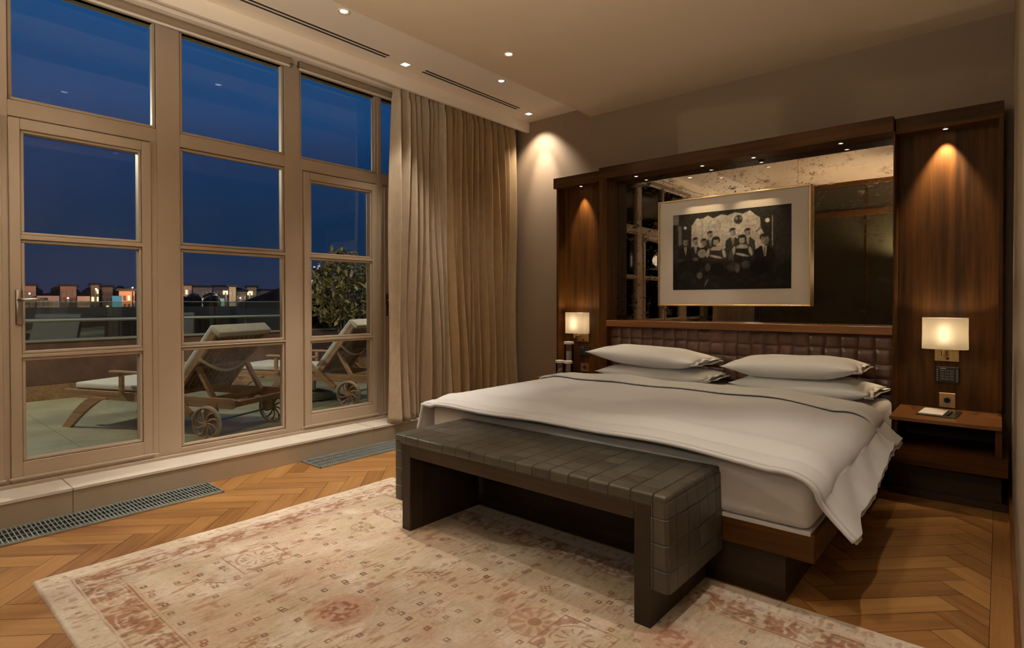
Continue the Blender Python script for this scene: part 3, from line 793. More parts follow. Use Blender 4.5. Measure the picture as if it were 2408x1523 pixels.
# duvet
duv = thing('duvet', 'white duvet spread over the bed, hanging down its right side', 'duvet', (-1.7, 3.2, .58))
def hemz(y):
    return .35+.10*ss(2.5, 3.9, y)+.012*sin(9*y+1)+.006*sin(31*y)
def profile(y, lift=0, y_head=4.0):
    """cross section of the cover at y: list of (x, z)"""
    pts = []
    zt = .598+.030*ss(2.44, 2.72, y)+lift-.013*math.exp(-((y-2.565-.01*sin(3*y))/.022)**2)+.010*math.exp(-((y-2.66)/.05)**2)
    hz = hemz(y)+lift*.3
    rn = []
    # left hang
    for k in range(9):
        a = k/8; z = .40+(.565+lift-.40)*a; rn.append((-2.905-.020*(1-a)+.006*sin(20*y+3*a), z))
    for k in range(1, 9):
        a = k/8*pi/2; rn.append((-2.905+.10*(1-cos(a))+.0, .565+lift+(zt-.030-.565-lift)*sin(a)))
    for k in range(1, 44):
        a = k/44; x = -2.805+(2.805-.665)*a
        dome = .026*(1-(2*a-1)**6)
        w = .006*sin(7*a*pi+2.2*y)*ss(2.5, 3.1, y)+.005*sin(17*a+5*y+1.3)+.004*sin(5.5*y-9*a)
        rn.append((x, zt-.030+dome+w))
    for k in range(0, 10):
        a = k/9*pi/2; rn.append((-.665+.135*sin(a), zt-.030-.085*(1-cos(a))))
    n = 22; xs0, zs0 = rn[-1]
    for k in range(1, n+1):
        a = k/n
        out = .095*a**1.3+.004*sin(14*y+5*a)+.006*a*a*sin(13*y+1.2*sin(5*y))
        out += .020*a*ss(2.75, 2.46, y)
        rn.append((xs0+out, zs0+(hz-zs0)*a))
    return rn
def cover(name, y0, y1, ny, lift, mat, thick, parent, edge=.0):
    bm = B(); rows = []
    for i in range(ny+1):
        t_ = i/ny; y = y0+(y1-y0)*t_
        P = profile(y, lift)
        row = []
        for k, (x, z) in enumerate(P):
            yy = y
            if i == 0 and edge: pass
            a = k/len(P)
            yy += (.018*sin(6*a+1)+.010*sin(17*a))*(1-t_)**3 * (1 if edge else 0)
            if edge == 2:
                yy += -.05*a*1.0
            row.append((x, yy, z))
        rows.append(row)
    grid_mesh(bm, rows)
    o = obj(name, bm, mat, parent, smooth=True)
    md = o.modifiers.new('thick', 'SOLIDIFY'); md.thickness = thick; md.offset = -1 if False else 1
    sb = o.modifiers.new('round', 'SUBSURF'); sb.levels = 1; sb.render_levels = 2
    return o
cover('cover', 2.455, 3.985, 84, 0, M['linen'], .022, duv, 1)
cover('turned_down_edge', 3.72, 4.02, 9, .027, M['linen'], .017, duv, 2)
# rolled hem at the foot
bm = B(); pts = []
P = profile(2.455)
seamp = [(x, 2.447+.018*sin(6*k/len(P)+1)+.010*sin(17*k/len(P)), z+.004) for k, (x, z) in enumerate(P)]
tube(bm, seamp, .011, 8); obj('foot_hem', bm, M['linen'], duv, smooth=True)
# frilled side hem
bm = B(); pts = []
for i in range(121):
    y = 2.46+1.5*i/120; P = profile(y); x, z = P[-1]
    pts.append((x+.004+.002*sin(60*y), y, z-.004+.002*sin(47*y)))
tube(bm, pts, .007, 6); obj('side_hem', bm, M['linen'], duv, smooth=True)

# pillows
def pillow(label, loc, rot, L=.97, Wd=.52, H=.17, flap=0, seed=1):
    t = thing('pillow', label, 'pillow', loc, 0, 'white pillows on the bed')
    t.rotation_euler = rot
    bm = B(); n, m_ = 34, 22; rr = random.Random(seed); ph = [rr.random()*6 for _ in range(6)]
    for side in (1, -1):
        rows = []
        for i in range(n+1):
            u = -1+2*i/n; row = []
            for j in range(m_+1):
                v = -1+2*j/m_
                th = (max(0, 1-abs(u)**2.6))**.62*(max(0, 1-abs(v)**2.4))**.62
                x = u*L/2*(1-.055*(1-v*v)*abs(u)**3 ); y = v*Wd/2*(1-.08*(1-u*u)*abs(v)**3)
                z = side*H/2*th + .012*(u*u) + .004*sin(5*u+ph[0])*sin(4*v+ph[1])*th + .004*sin(11*u+6*v+ph[2])*th*(abs(u))
                row.append((x, y, z+H/2-.01))
            rows.append(row)
        grid_mesh(bm, rows)
    bmesh.ops.remove_doubles(bm, verts=bm.verts, dist=.0008)
    obj('pillowcase', bm, M['pillow'], t, smooth=True, local=True)
    # open end of the case: soft flap with a hem
    bm = B(); rows = []
    for i in range(5):
        a = i/4; row = []
        for j in range(19):
            v = -1+2*j/18; x = L/2*(.93+.07*abs(v)**2) -.03+ .05*a; z = H/2-.01+(.030*(1-v*v)*(1-.45*a))+.006*sin(9*v+seed)
            row.append((x, v*Wd/2*(.97-.03*a), z))
        rows.append(row)
    for i in range(5):
        a = 1-i/4; row = []
        for j in range(19):
            v = -1+2*j/18; x = L/2*(.93+.07*abs(v)**2) -.03+ .05*a; z = H/2-.01-(.022*(1-v*v)*(1-.3*a))+.004*sin(7*v+seed)
            row.append((x, v*Wd/2*(.97-.03*a), z))
        rows.append(row)
    grid_mesh(bm, rows[:5]); grid_mesh(bm, rows[5:])
    o = obj('open_hem', bm, M['pillow'], t, smooth=True, local=True)
    md = o.modifiers.new('thick', 'SOLIDIFY'); md.thickness = .004
    return t
pillow('lower pillow of the left pair, mostly covered by the duvet fold', (-2.18, 4.47, .566), (0, 0, radians(1)), .96, .54, .17, seed=4)
pillow('upper pillow of the left pair, plump, with one sharp corner', (-2.245, 4.43, .706), (0, radians(2), radians(-2)), 1.00, .52, .175, seed=2)
pillow('lower pillow of the right pair, sticking out below the upper one', (-1.055, 4.46, .566), (0, 0, radians(-3)), .90, .54, .17, seed=5)
pillow('upper pillow of the right pair, flatter, with square right end', (-1.12, 4.42, .704), (0, radians(-2), radians(1)), .88, .52, .17, seed=3)

# ------------------------------------------------------------------ bench
bench = thing('bench', 'dark upholstered bench with woven leather cover at the foot of the bed', 'bench', (-1.73, 2.23, 0))
zb = .012
bm = B(); bx(bm, -2.474, -2.408, 1.966, 2.50, zb, .478, .002); obj('leg', bm, M['espresso'], bench)
bm = B(); bx(bm, -1.066, -.997, 1.966, 2.50, zb, .478, .002); obj('leg', bm, M['espresso'], bench)
bm = B(); bx(bm, -2.408, -1.066, 1.966, 2.50, .412, .478, .002); obj('rail', bm, M['espresso_h'], bench)
ml2, nt, b = newmat('grey_brown_leather_tiles')
tcn = N(nt, 'ShaderNodeTexCoord'); sp = N(nt, 'ShaderNodeSeparateXYZ'); nt.links.new(tcn.outputs['Object'], sp.inputs[0])
gn = N(nt, 'ShaderNodeNewGeometry'); sn = N(nt, 'ShaderNodeSeparateXYZ'); nt.links.new(gn.outputs['Normal'], sn.inputs[0])
P_ = .0968; lines = []; cells = []
for ax, off in (('X', .03), ('Y', .0), ('Z', .045)):
    s_ = mth(nt, 'DIVIDE', mth(nt, 'ADD', sp.outputs[ax], off+10*P_), P_)
    d = mth(nt, 'ABSOLUTE', mth(nt, 'SUBTRACT', mth(nt, 'FRACT', s_), .5))       # .5 at the line
    ln = mth(nt, 'MULTIPLY', mth(nt, 'SUBTRACT', d, .452), 22, clamp=True)
    wgt = mth(nt, 'LESS_THAN', mth(nt, 'ABSOLUTE', sn.outputs[ax]), .6)
    lines.append(mth(nt, 'MULTIPLY', ln, wgt)); cells.append(mth(nt, 'FLOOR', s_))
ln = mth(nt, 'MAXIMUM', mth(nt, 'MAXIMUM', lines[0], lines[1]), lines[2])
cb = N(nt, 'ShaderNodeCombineXYZ')
for i in range(3): nt.links.new(cells[i], cb.inputs[i])
wnz = N(nt, 'ShaderNodeTexWhiteNoise'); nt.links.new(cb.outputs[0], wnz.inputs[0])
nz = noise(nt, tcn.outputs['Object'], 14, 4)
f = mth(nt, 'ADD', mth(nt, 'MULTIPLY', wnz.outputs['Value'], .25), mth(nt, 'MULTIPLY', nz, .75))
col = ramp(nt, f, [(.25, (.038,.034,.025)), (.75, (.070,.062,.046))])
nt.links.new(mixc(nt, mth(nt, 'MULTIPLY', ln, .7), col, (.014,.011,.008)), b.inputs['Base Color'])
nt.links.new(mth(nt, 'ADD', mth(nt, 'MULTIPLY', wnz.outputs['Value'], .12), .33), b.inputs['Roughness'])
hgt = mth(nt, 'SUBTRACT', mth(nt, 'MULTIPLY', noise(nt, tcn.outputs['Object'], 22, 3), .35), ln)
hgt = mth(nt, 'ADD', hgt, mth(nt, 'MULTIPLY', wnz.outputs['Value'], .25))
bump(nt, b, hgt, .8, .006)
bm = B()
bx(bm, -2.534, -.934, 1.964, 2.503, .474, .526, .012, 3)
o = obj('cushion_top', bm, ml2, bench, smooth=True, auto='sharp')
bm = B(); bx(bm, -2.534, -2.475, 1.964, 2.503, .160, .500, .010, 3); obj('side_drape', bm, ml2, bench, smooth=True, auto='sharp')
bm = B()
rows = []
for i in range(15):      # right drape bulges towards the bottom
    a = i/14; z = .500-.335*a; bul = .012*sin(a*pi)*0+.010*a
    ring = [(-.996, 1.966), (-.94+bul-.002, 1.964-.002), (-.930+bul, 1.974), (-.928+bul+.012*sin(a*pi), 2.23), (-.930+bul, 2.493), (-.94+bul, 2.503), (-.996, 2.503)]
    rows.append([(x, y, z) for x, y in ring]+[(ring[0][0], ring[0][1], z)])
V_ = grid_mesh(bm, rows); bmesh.ops.remove_doubles(bm, verts=bm.verts, dist=.0005); bmesh.ops.holes_fill(bm, edges=bm.edges)
obj('side_drape', bm, ml2, bench, smooth=True, auto='sharp')

# ------------------------------------------------------------------ rug
RX0, RX1, RY0, RY1 = -3.255, -.10, .528, 2.503
nx_, ny_ = 760, 476
X_, Y_ = np.meshgrid(np.linspace(RX0, RX1, nx_), np.linspace(RY0, RY1, ny_))
def bn(k, seed): return blur_noise(ny_, nx_, k, seed)
streak = np.repeat(blur_noise(ny_, nx_, 3, 21)[:, ::1], 1, 1)
st2 = blur_noise(ny_//1, nx_, 40, 5)
base = np.array([.58, .475, .36]); pink = np.array([.48, .28, .20]); rust = np.array([.27, .105, .058]); cream = np.array([.72, .64, .54]); darkb = np.array([.10, .048, .028]); olive = np.array([.46, .385, .25])
col_ = np.ones((ny_, nx_, 3))*base
def over(m, c, k=1.0):
    global col_
    m = np.clip(m*k, 0, 1)[..., None]; col_ = col_*(1-m)+c*m
over(np.clip(bn(50, 1)*1.6-.6, 0, 1), pink, .42); over(np.clip(bn(36, 2)*1.6-.7, 0, 1), olive, .8); over(np.clip(bn(28, 3)*1.8-.9, 0, 1), cream, .9)
over(np.clip(bn(7, 44)*1.8-1.1, 0, 1), pink, .35)
dE = np.minimum.reduce([X_-RX0, RX1+.0-X_+0*X_, Y_-RY0, RY1-Y_])
dX = np.minimum(X_-RX0, RX1-X_); dY = np.minimum(Y_-RY0, RY1-Y_)
wob = (bn(14, 8)-.5)*.006
def line(d, at, w=.004): return np.clip(1-np.abs(d+wob-at)/w, 0, 1)
wear = np.clip(bn(24, 12)*1.5-.2, .25, 1)
over((dE < .115).astype(float), cream, .45)
# rust floral border band .118 - .262
band = ((dE > .118) & (dE < .262)).astype(float)
alongc = np.where(dX < dY, Y_, X_); across = dE-.19
per = .30; ph_ = (alongc/per) % 1.0
infl = (dE > .275).astype(float)
oval = np.sqrt(((ph_-.5)*per/.115)**2+(across/.052)**2)
petal = np.cos(np.arctan2(across, (ph_-.5)*per+1e-6)*9)
fl = bn(5, 31)*.6+bn(10, 32)*.4
vine = np.clip(1-np.abs(across-.042*np.sin(alongc*2*pi/per*1.0))/.006, 0, 1)
def bn2(kx, ky, seed):
    s = ky/kx; r = blur_noise(int(ny_/s)+2, nx_, kx, seed); jj = np.linspace(0, r.shape[0]-1.001, ny_); j0 = jj.astype(int); fj = (jj-j0)[:, None]
    return r[j0]*(1-fj)+r[j0+1]*fj
fl = bn2(3, 8, 31)*.5+bn2(7, 18, 32)*.5
mottle = np.clip((fl-.47)*9, 0, 1)
rust2 = np.array([.31, .13, .065])
over(infl*np.clip((bn2(3, 9, 51)*.6+bn2(8, 20, 52)*.4-.60)*7, 0, 1)*np.clip(bn(34, 53)*2-.5, 0, 1), rust2, .72)
over(infl*np.clip((bn2(2, 12, 54)-.66)*5, 0, 1), darkb, .22)
over(band*mottle, rust2, .80); over(((dE > .02) & (dE < .105))*np.clip((bn2(3, 9, 55)-.68)*7, 0, 1), rust2, .5); over(band*(np.abs(oval-1.0) < .08)*wear, cream, .6); over(band*(oval < .80)*np.clip(petal*2+.3, 0, 1)*(bn(9, 66) > .45), cream, .4)
over(band*(oval < .28), rust, .6); over(band*vine*(oval > 1.1), cream, .75); over(band*np.clip((bn(4, 33)-.62)*8, 0, 1), darkb, .35)
for a_, w_, s_ in ((.112, .006, .8), (.125, .003, .5), (.262, .009, 1.1), (.277, .004, .5)): over(line(dE, a_, w_)*wear, rust, s_)
over(line(dE, .118, .004), cream, .8); over(line(dE, .256, .004), cream, .5)
# outer guard: small pairs of marks
g_ = ((np.abs(dE-.062) < .010) & (((alongc*1.0) % .062) < .020)).astype(float); over(g_*np.clip(bn(6, 61)*2-.7, 0, 1), darkb, .55)
# the field: rectangular compartments outlined by hollow squares
def sq(xc, yc, s=.0125):
    i0 = int((xc-RX0)/(RX1-RX0)*(nx_-1)); j0 = int((yc-RY0)/(RY1-RY0)*(ny_-1)); r = 6
    i1, i2, j1, j2 = max(0, i0-r), min(nx_, i0+r+1), max(0, j0-r), min(ny_, j0+r+1)
    if i1 >= i2 or j1 >= j2: return
    xx = X_[j1:j2, i1:i2]-xc; yy = Y_[j1:j2, i1:i2]-yc; d = np.maximum(np.abs(xx), np.abs(yy))
    m = ((d < s) & (d > s*.42)).astype(float)*(.7+.3*rng.rand())
    c = darkb if rng.rand() < .65 else rust
    col_[j1:j2, i1:i2] = col_[j1:j2, i1:i2]*(1-m[..., None]*.85)+c*m[..., None]*.85
infield = dE > .30
ylines = [1.135, 1.42, 1.58, 1.865, 2.03]; ylines = [.83+.0, 1.0] + ylines
xlines = [-2.195, -1.80, -1.645, -1.25, -1.09, -.70, -.54, -2.745, -2.585]
for yl in ylines:
    x = RX0+.33
    while x < RX1-.3:
        if rng.rand() > .10: sq(x, yl)
        x += .0535*2
for xl in xlines:
    y = RY0+.31
    while y < RY1-.28:
        if rng.rand() > .10: sq(xl, y)
        y += .0975
def motif(xc, yc, r, kind, c, k=.7):
    k = min(1, k*1.3)
    dx = X_-xc; dy = Y_-yc; rr = np.sqrt(dx*dx+dy*dy); an = np.arctan2(dy, dx)
    if kind == 'rosette':
        over((rr < r)*np.clip(np.cos(an*10)*1.5+.6, 0, 1)*(rr > r*.35), c, k*.6); over(np.clip(1-np.abs(rr-r)/.006, 0, 1), c, k*.7); over((rr < r*.28).astype(float), c, k)
    elif kind == 'medallion':
        over((rr < r*1.9).astype(float)*np.clip(1.9*r-rr, 0, .03)/.03, pink, .5); over((rr < r)*np.clip((bn(4, 71)-.30)*3, 0, 1), c, k); over((rr < r*.25)*1.0, base, .6); over(np.clip(1-np.abs(rr-r*1.9)/.006, 0, 1)*(np.cos(an*14) > -.2), cream, .6)
    elif kind == 'spray':
        ax_ = dx*cos(.7)+dy*sin(.7); ay_ = -dx*sin(.7)+dy*cos(.7)
        st = (np.abs(ay_) < .004)*(np.abs(ax_) < r); lv = (np.abs(np.abs(ay_)-np.abs(((ax_/.03) % 1)*.03)) < .0035)*(np.abs(ay_) < .03)*(np.abs(ax_) < r*.9)
        over(st*1.0, c, k); over(lv*1.0, c, k*.8)
    elif kind == 'palmette':
        over((np.abs(dx)+np.abs(dy)*1.0 < r)*np.clip(np.cos(dx*260)*np.cos(dy*260)*2+.3, 0, 1), c, k)
    elif kind == 'ring':
        over(np.clip(1-np.abs(np.maximum(np.abs(dx), np.abs(dy)*1.2)-r)/.005, 0, 1), c, k*.6); over(np.clip(1-np.abs(rr-r*.5)/.005, 0, 1), c, k*.5)
motif(-2.0, 1.275, .075, 'medallion', np.array([.30,.13,.09]), .75)
motif(-2.39, 1.275, .045, 'palmette', rust, .55); motif(-2.31, 1.50, .05, 'rosette', pink, .6); motif(-1.98, 1.72, .07, 'spray', rust, .75)
motif(-1.45, 1.28, .07, 'spray', darkb, .55); motif(-1.36, 1.72, .10, 'rosette', rust, .5); motif(-1.48, 1.95, .045, 'palmette', rust, .6)
motif(-.90, 1.95, .07, 'medallion', np.array([.33,.15,.10]), .6); motif(-.95, 1.50, .06, 'ring', darkb, .5); motif(-2.66, 1.83, .055, 'rosette', rust, .6)
motif(-2.40, 2.02, .06, 'spray', rust, .6); motif(-2.15, 1.50, .03, 'ring', rust, .5); motif(-1.72, 1.50, .035, 'rosette', rust, .5)
motif(-2.62, 1.05, .05, 'spray', rust, .6); motif(-2.38, .93, .035, 'palmette', pink, .8); motif(-2.05, .95, .05, 'rosette', rust, .5); motif(-1.72, 1.03, .05, 'ring', rust, .5)
motif(-.42, 2.08, .05, 'rosette', rust, .6); motif(-1.17, 2.10, .05, 'spray', rust, .5); motif(-1.95, 2.08, .05, 'rosette', rust, .5); motif(-2.90, 1.75, .04, 'palmette', rust, .5)
for k in range(70):      # small scattered figures
    xx = RX0+.33+rng.rand()*(RX1-RX0-.6); yy = RY0+.32+rng.rand()*(RY1-RY0-.6); kk = ('ring', 'rosette', 'palmette', 'spray')[rng.randint(4)]
    motif(xx, yy, .012+.022*rng.rand(), kk, rust if rng.rand() < .6 else pink, .35+.3*rng.rand())
# corner panels with big flowers
def panel(xa, xb, ya, yb):
    m = ((X_ > xa) & (X_ < xb) & (Y_ > ya) & (Y_ < yb)).astype(float)
    over(m, cream, .25); dx = X_-(xa+xb)/2; dy = Y_-(ya+yb)/2; rr = np.sqrt(dx*dx+dy*dy); an = np.arctan2(dy, dx)
    over(m*(rr < .075)*(np.cos(an*11) > .75)*(rr > .03), rust, .7); over(m*np.clip(1-np.abs(rr-.092)/.008, 0, 1)*(bn(7, 93) > .4), rust, .7); over(m*(rr > .105)*np.clip((bn(6, 91)-.5)*8, 0, 1), rust, .65)
    ed = np.minimum(np.minimum(X_-xa, xb-X_), np.minimum(Y_-ya, yb-Y_)); over(m*np.clip(1-np.abs(ed-.004)/.005, 0, 1), rust, .95)
panel(-2.85, -2.60, 1.165, 1.405); panel(-2.80, -2.55, 2.0, 2.21); panel(-1.30, -1.05, 1.60, 1.84); panel(-.62, -.40, 1.60, 1.84)
# horizontal abrash and pile speckle
abr = blur_noise(ny_, nx_, 2, 77); lineY = np.interp(np.arange(nx_), np.arange(0, nx_+6, 6), np.random.RandomState(5).rand(len(np.arange(0, nx_+6, 6))))[None, :]
fleck = rng.rand(ny_, nx_)
col_ *= (.90+.20*abr+.05*(lineY-.5)+.10*(fleck-.5))[..., None]
col_ = np.clip(col_, .02, .95)
mrug, nt, b = attr_mat('faded_wool_pile', .95, .1); b.inputs['Sheen Weight'].default_value = .15
bump(nt, b, noise(nt, coords(nt), 420, 2), .35, .004)
rug = thing('rug', 'large faded cream and rust oriental rug on the oak floor under the bench', 'rug', (-1.7, 1.5, 0))
def rugf(X, Y):
    edge = np.minimum.reduce([X-RX0, RX1-X, Y-RY0, RY1-Y])
    z = .012*np.clip(edge/.006, 0, 1)**.5+.0008
    z = z*(1+0*X)
    wave = .004*np.sin(Y*9+1)*np.clip(1-(X-RX0)/.05, 0, 1)
    Xo = X+wave+.0015*np.sin(Y*61)*np.clip(1-(X-RX0)/.02, 0, 1)
    return np.stack([Xo, Y, z], -1)
colour_grid('pile', RX0, RX1, RY0, RY1, nx_, ny_, col_, rugf, mrug, rug)
bm = B(); rr = random.Random(4)
for k in range(520):     # worn fringe along the window side
    y = RY0+.01+(RY1-RY0-.02)*rr.random(); L = .006+.012*rr.random()+(.016 if .95 < y < 1.05 else 0)
    x = RX0+.004; a = (rr.random()-.5)*1.2; w = .0016
    p = [(x, y-w, .004), (x, y+w, .004), (x-L*cos(a), y+L*sin(a)+w*.4, .002), (x-L*cos(a), y+L*sin(a)-w*.4, .002)]
    bm.faces.new([bm.verts.new(q) for q in p])
obj('fringe', bm, plain('cream_wool_fringe', (.66,.56,.42), .9), rug)

# ------------------------------------------------------------------ curtains
def fabric(name, c1, c2, sheen):
    m, nt, b = newmat(name); v = coords(nt)
    f = noise(nt, coords(nt, (60, 60, 9)), 1, 4, .6); f2 = noise(nt, coords(nt, (14, 14, 10)), 1, 3, .6)
    g = mth(nt, 'ADD', mth(nt, 'MULTIPLY', f, .5), mth(nt, 'MULTIPLY', f2, .5))
    nt.links.new(ramp(nt, g, [(.35, c1), (.65, c2)]), b.inputs['Base Color'])
    b.inputs['Roughness'].default_value = .5; b.inputs['Sheen Weight'].default_value = sheen; b.inputs['Specular IOR Level'].default_value = .35
    bump(nt, b, g, .2, .004)
    return m
def curtain(label, y0t, y1t, y0b, y1b, xc, nf, amp, mat, seed, zb=.162):
    t = thing('curtain', label, 'curtain', (xc, (y0b+y1b)/2, zb), group='floor length curtains')
    rr = random.Random(seed); ztop = 3.225; nz = 60; ns = nf*14
    ph = [rr.random()*2*pi for _ in range(nf+2)]; wd = [.6+rr.random()*.8 for _ in range(nf)]
    am = [.65+rr.random()*.6 for _ in range(nf)]; tot = sum(wd); cum = [0]
    for w in wd: cum.append(cum[-1]+w/tot)
    bm = B(); rows = []
    for iz in range(nz+1):
        h = iz/nz; z = zb+(ztop-zb)*h; row = []
        for s in range(ns+1):
            q = s/ns; k = min(nf-1, next(i for i in range(nf) if q <= cum[i+1]+1e-9)); lc = (q-cum[k])/(cum[k+1]-cum[k])
            drift = .022*sin(3.1*h+ph[k])*(1-h)*(1-h*.3)*min(q, 1-q)*4
            spread = (.5-.5*cos(2*pi*lc))**.75
            am2 = amp*am[k]*(.62+.38*(1-h))*(1+.35*sin(2.2*h*pi+ph[k+1]))
            ya = y0b+(y1b-y0b)*q; yb_ = y0t+(y1t-y0t)*q
            hh = h**.8; y = ya*(1-hh)+yb_*hh+drift+.012*sin(2*pi*lc)*1.0
            x = xc+am2*(spread-.45)*2+.010*sin(9*q+4*h+ph[0])+(.045*(1-h)**3*(1 if q < .3 else .4))*sin(q*8+1)
            if h > .96: x = xc+(x-xc)*.7
            row.append((x, y, z))
        rows.append(row)
    grid_mesh(bm, rows)
    o = obj('fabric', bm, mat, t, smooth=True); md = o.modifiers.new('thick', 'SOLIDIFY'); md.thickness = .003
    bm = B(); bx(bm, xc-.012, xc+.012, min(y0t, y1t)-.02, max(y0t, y1t)+.02, ztop+.002, ZS-.002); obj('track', bm, M['trimring'], t)
    return t
fa = fabric('pale_bronze_jacquard', (.42,.335,.235), (.52,.425,.305), .25); fb = fabric('gold_brown_satin', (.31,.205,.10), (.39,.265,.135), .2)
curtain('pale bronze pleated curtain hanging nearest the windows', 3.235, 3.86, 3.15, 3.95, -4.165, 8, .066, fa, 3)
curtain('darker golden brown pleated curtain hanging in the corner beside the taupe wall', 3.86, 4.955, 3.90, 4.975, -4.165, 11, .066, fb, 8)
curtain('pale curtain drawn beside the far windows behind the camera, seen only in the mirror', -3.3, -1.0, -3.3, -1.0, -4.175, 18, .040, fa, 5)

# ------------------------------------------------------------------ wardrobe wall behind the camera (seen in the mirror)
wd_ = thing('wardrobe', 'tall dark wardrobe wall with walnut bands, seen reflected in the mirror', 'wardrobe', (-1.6, -.8, 0))
olive_m = plain('smoked_olive_lacquer', (.030,.027,.014), .3)
bm = B(); bx(bm, -3.2, XR, -1.1, -.6, 0, 3.149); obj('carcass', bm, olive_m, wd_)
bm = B(); bx(bm, -3.22, XR, -1.1, -.57, 3.085, 3.149, .002); obj('canopy', bm, M['walnut_h'], wd_)
bm = B(); bx(bm, -3.2, XR, -.615, -.585, 2.60, 2.69, .002); obj('band', bm, M['walnut_h'], wd_)
for k in range(4): 
    bm = B(); bx(bm, -3.2+k*.8, -3.18+k*.8, -.61, -.588, 0, 3.03); obj('stile', bm, M['walnut'], wd_)

# lamps out of view, most of them added as fill light
round_light(-3.45, .55, ZS, 'unseen round downlight added for fill in the ceiling strip behind the camera', 60, 90)  # added for fill light, outside the view
square_light(-3.826, .9, ZS, 'unseen square downlight added for fill in the ceiling strip over the door with the handle', 26, 80)  # extra fill lamp, its fixture is never seen
round_light(-1.0, 1.28, ZC, 'round downlight in the main ceiling above the rug', 40, 125, size=.02)
round_light(-2.5, 1.3, ZC, 'unseen round downlight added for fill in the main ceiling above the near part of the rug', 8, 130)  # put in as fill over the rug
round_light(-.35, 2.25, ZC, 'round downlight in the main ceiling near the right wall', 70, 62)
round_light(-1.1, 3.326, ZC+.001, 'unseen round downlight added for fill in the main ceiling above the bed', 6, 140)  # put in as fill over the bed
fl = thing('fill_uplighter', 'added fill light shaped as a brass uplighter, unseen behind the camera, in front of the dark wardrobe', 'lamp', (-.92, -.32, 0))  # invented uplighter, added behind the camera to brighten the ceiling
bm = B(); lathe(bm, [(.13,0),(.14,.01),(.13,.022),(.02,.03)], (-.92, -.32, 0)); obj('base', bm, M['brass'], fl, smooth=True, auto='sharp')
bm = B(); cyl(bm, (-.92, -.32, .02), (-.92, -.32, 1.70), .011, n=14); obj('pole', bm, M['brass'], fl, smooth=True, auto='sharp')
bm = B(); lathe(bm, [(.02,1.69),(.09,1.72),(.15,1.78),(.155,1.80),(.145,1.80),(.085,1.735),(.01,1.71)], (-.92, -.32, 0)); obj('bowl', bm, M['brass'], fl, smooth=True)
spot(fl, (-.92, -.32, 1.80), 330, 165, .5, .10, (-.92, -.10, 3.6), WARM, 'bulb')
gl = thing('fill_globe', 'added fill light shaped as a frosted globe on a pole, unseen behind the camera beside the right wall', 'lamp', (-.42, -.34, 0))  # invented glowing globe, added behind the camera as soft frontal fill
bm = B(); lathe(bm, [(.12,0),(.13,.01),(.12,.022),(.02,.03)], (-.42, -.34, 0)); obj('base', bm, M['brass'], gl, smooth=True, auto='sharp')
bm = B(); cyl(bm, (-.42, -.34, .02), (-.42, -.34, 1.62), .011, n=14); obj('pole', bm, M['brass'], gl, smooth=True, auto='sharp')
bm = B(); bmesh.ops.create_uvsphere(bm, u_segments=24, v_segments=16, radius=.14, matrix=Matrix.Translation((-.42, -.34, 1.75))); obj('globe', bm, emis('fill_globe_glow', (1,.87,.72), 25), gl, smooth=True)
spot(None, (-3.5, -1.2, 2.1), 70, 160, .5, .12, (-3.4, -.7, 3.2), WARM, 'fill_uplight')  # bare unseen spot added to lift the ceiling, no fixture
round_light(-3.45, -2.2, ZS, 'unseen round downlight added for fill at the far end of the ceiling strip', 40, 120)  # fill lamp added at the unseen rear end

# ------------------------------------------------------------------ terrace
ter = B()
X = -8.5
for i in range(7):
    for j in range(16):
        x0 = -4.53-(i+1)*.60; y0 = -3.0+j*.60; bx(ter, x0+.002, x0+.598, y0+.002, y0+.598, .05, .1)
bx(ter, -8.75, -4.53, -3.0, 6.6, -.1, .092)
struct('trim_4', ter, plain('grey_green_terrace_tiles', (.27,.265,.17), .42, var=.25, vscale=2.5))
bm = B(); bx(bm, -4.56, -4.45, YR, 6.6, -.1, .155); struct('trim_5', bm, M['riser'])
bm = B(); bx(bm, -4.60, -4.50, YB, 6.6, -.1, 3.5); bx(bm, -4.9, -4.50, YR, 6.6, 3.32, 3.5); struct('wall_outside', bm, plain('outer_render', (.4,.36,.3), .8))
wal = B(); bx(wal, -8.70, -8.5, -3.0, 6.8, -.1, .785, .004); bx(wal, -8.5, -4.6, 6.6, 6.8, -.1, .785, .004)
struct('trim_6', wal, plain('brown_stone_parapet', (.17,.085,.058), .45, var=.35, vscale=5))
bm = B(); bx(bm, -8.50, -8.475, -3.0, 6.6, .098, .275, .003); struct('trim_7', bm, M['teak'])
bal = thing('glass_balustrade', 'glass balustrade with steel rails along the terrace edge', 'balustrade', (-8.5, 2, .785))
for k in range(7):
    y0 = -3.0+k*1.372; pb = B(); bx(pb, -8.508, -8.496, y0+.01, y0+1.362, .79, 1.252, 0); obj('glass_panel', pb, M['rail_glass'], bal)
for k in range(1, 7):
    y0 = -3.0+k*1.372+.002-.30*0; bm = B(); bx(bm, -8.53, -8.512, y0-.02, y0+.02, .785, 1.06); obj('post', bm, M['metal'], bal)
bm = B(); cyl(bm, (-8.45, -3.0, 1.035), (-8.45, 6.6, 1.035), .022, n=14); obj('handrail', bm, plain('dull_steel_rail', (.32,.34,.30), .4, .8), bal, smooth=True, auto='sharp')
bm = B(); bx(bm, -8.52, -8.46, -3.0, 6.6, .782, .812, .004); obj('base_channel', bm, plain('pale_steel_channel', (.42,.42,.35), .45, .5), bal)
bm = B(); bx(bm, -8.512, -8.492, -3.0, 6.6, 1.249, 1.256); obj('top_edge', bm, plain('glass_edge', (.30,.34,.32), .3), bal)

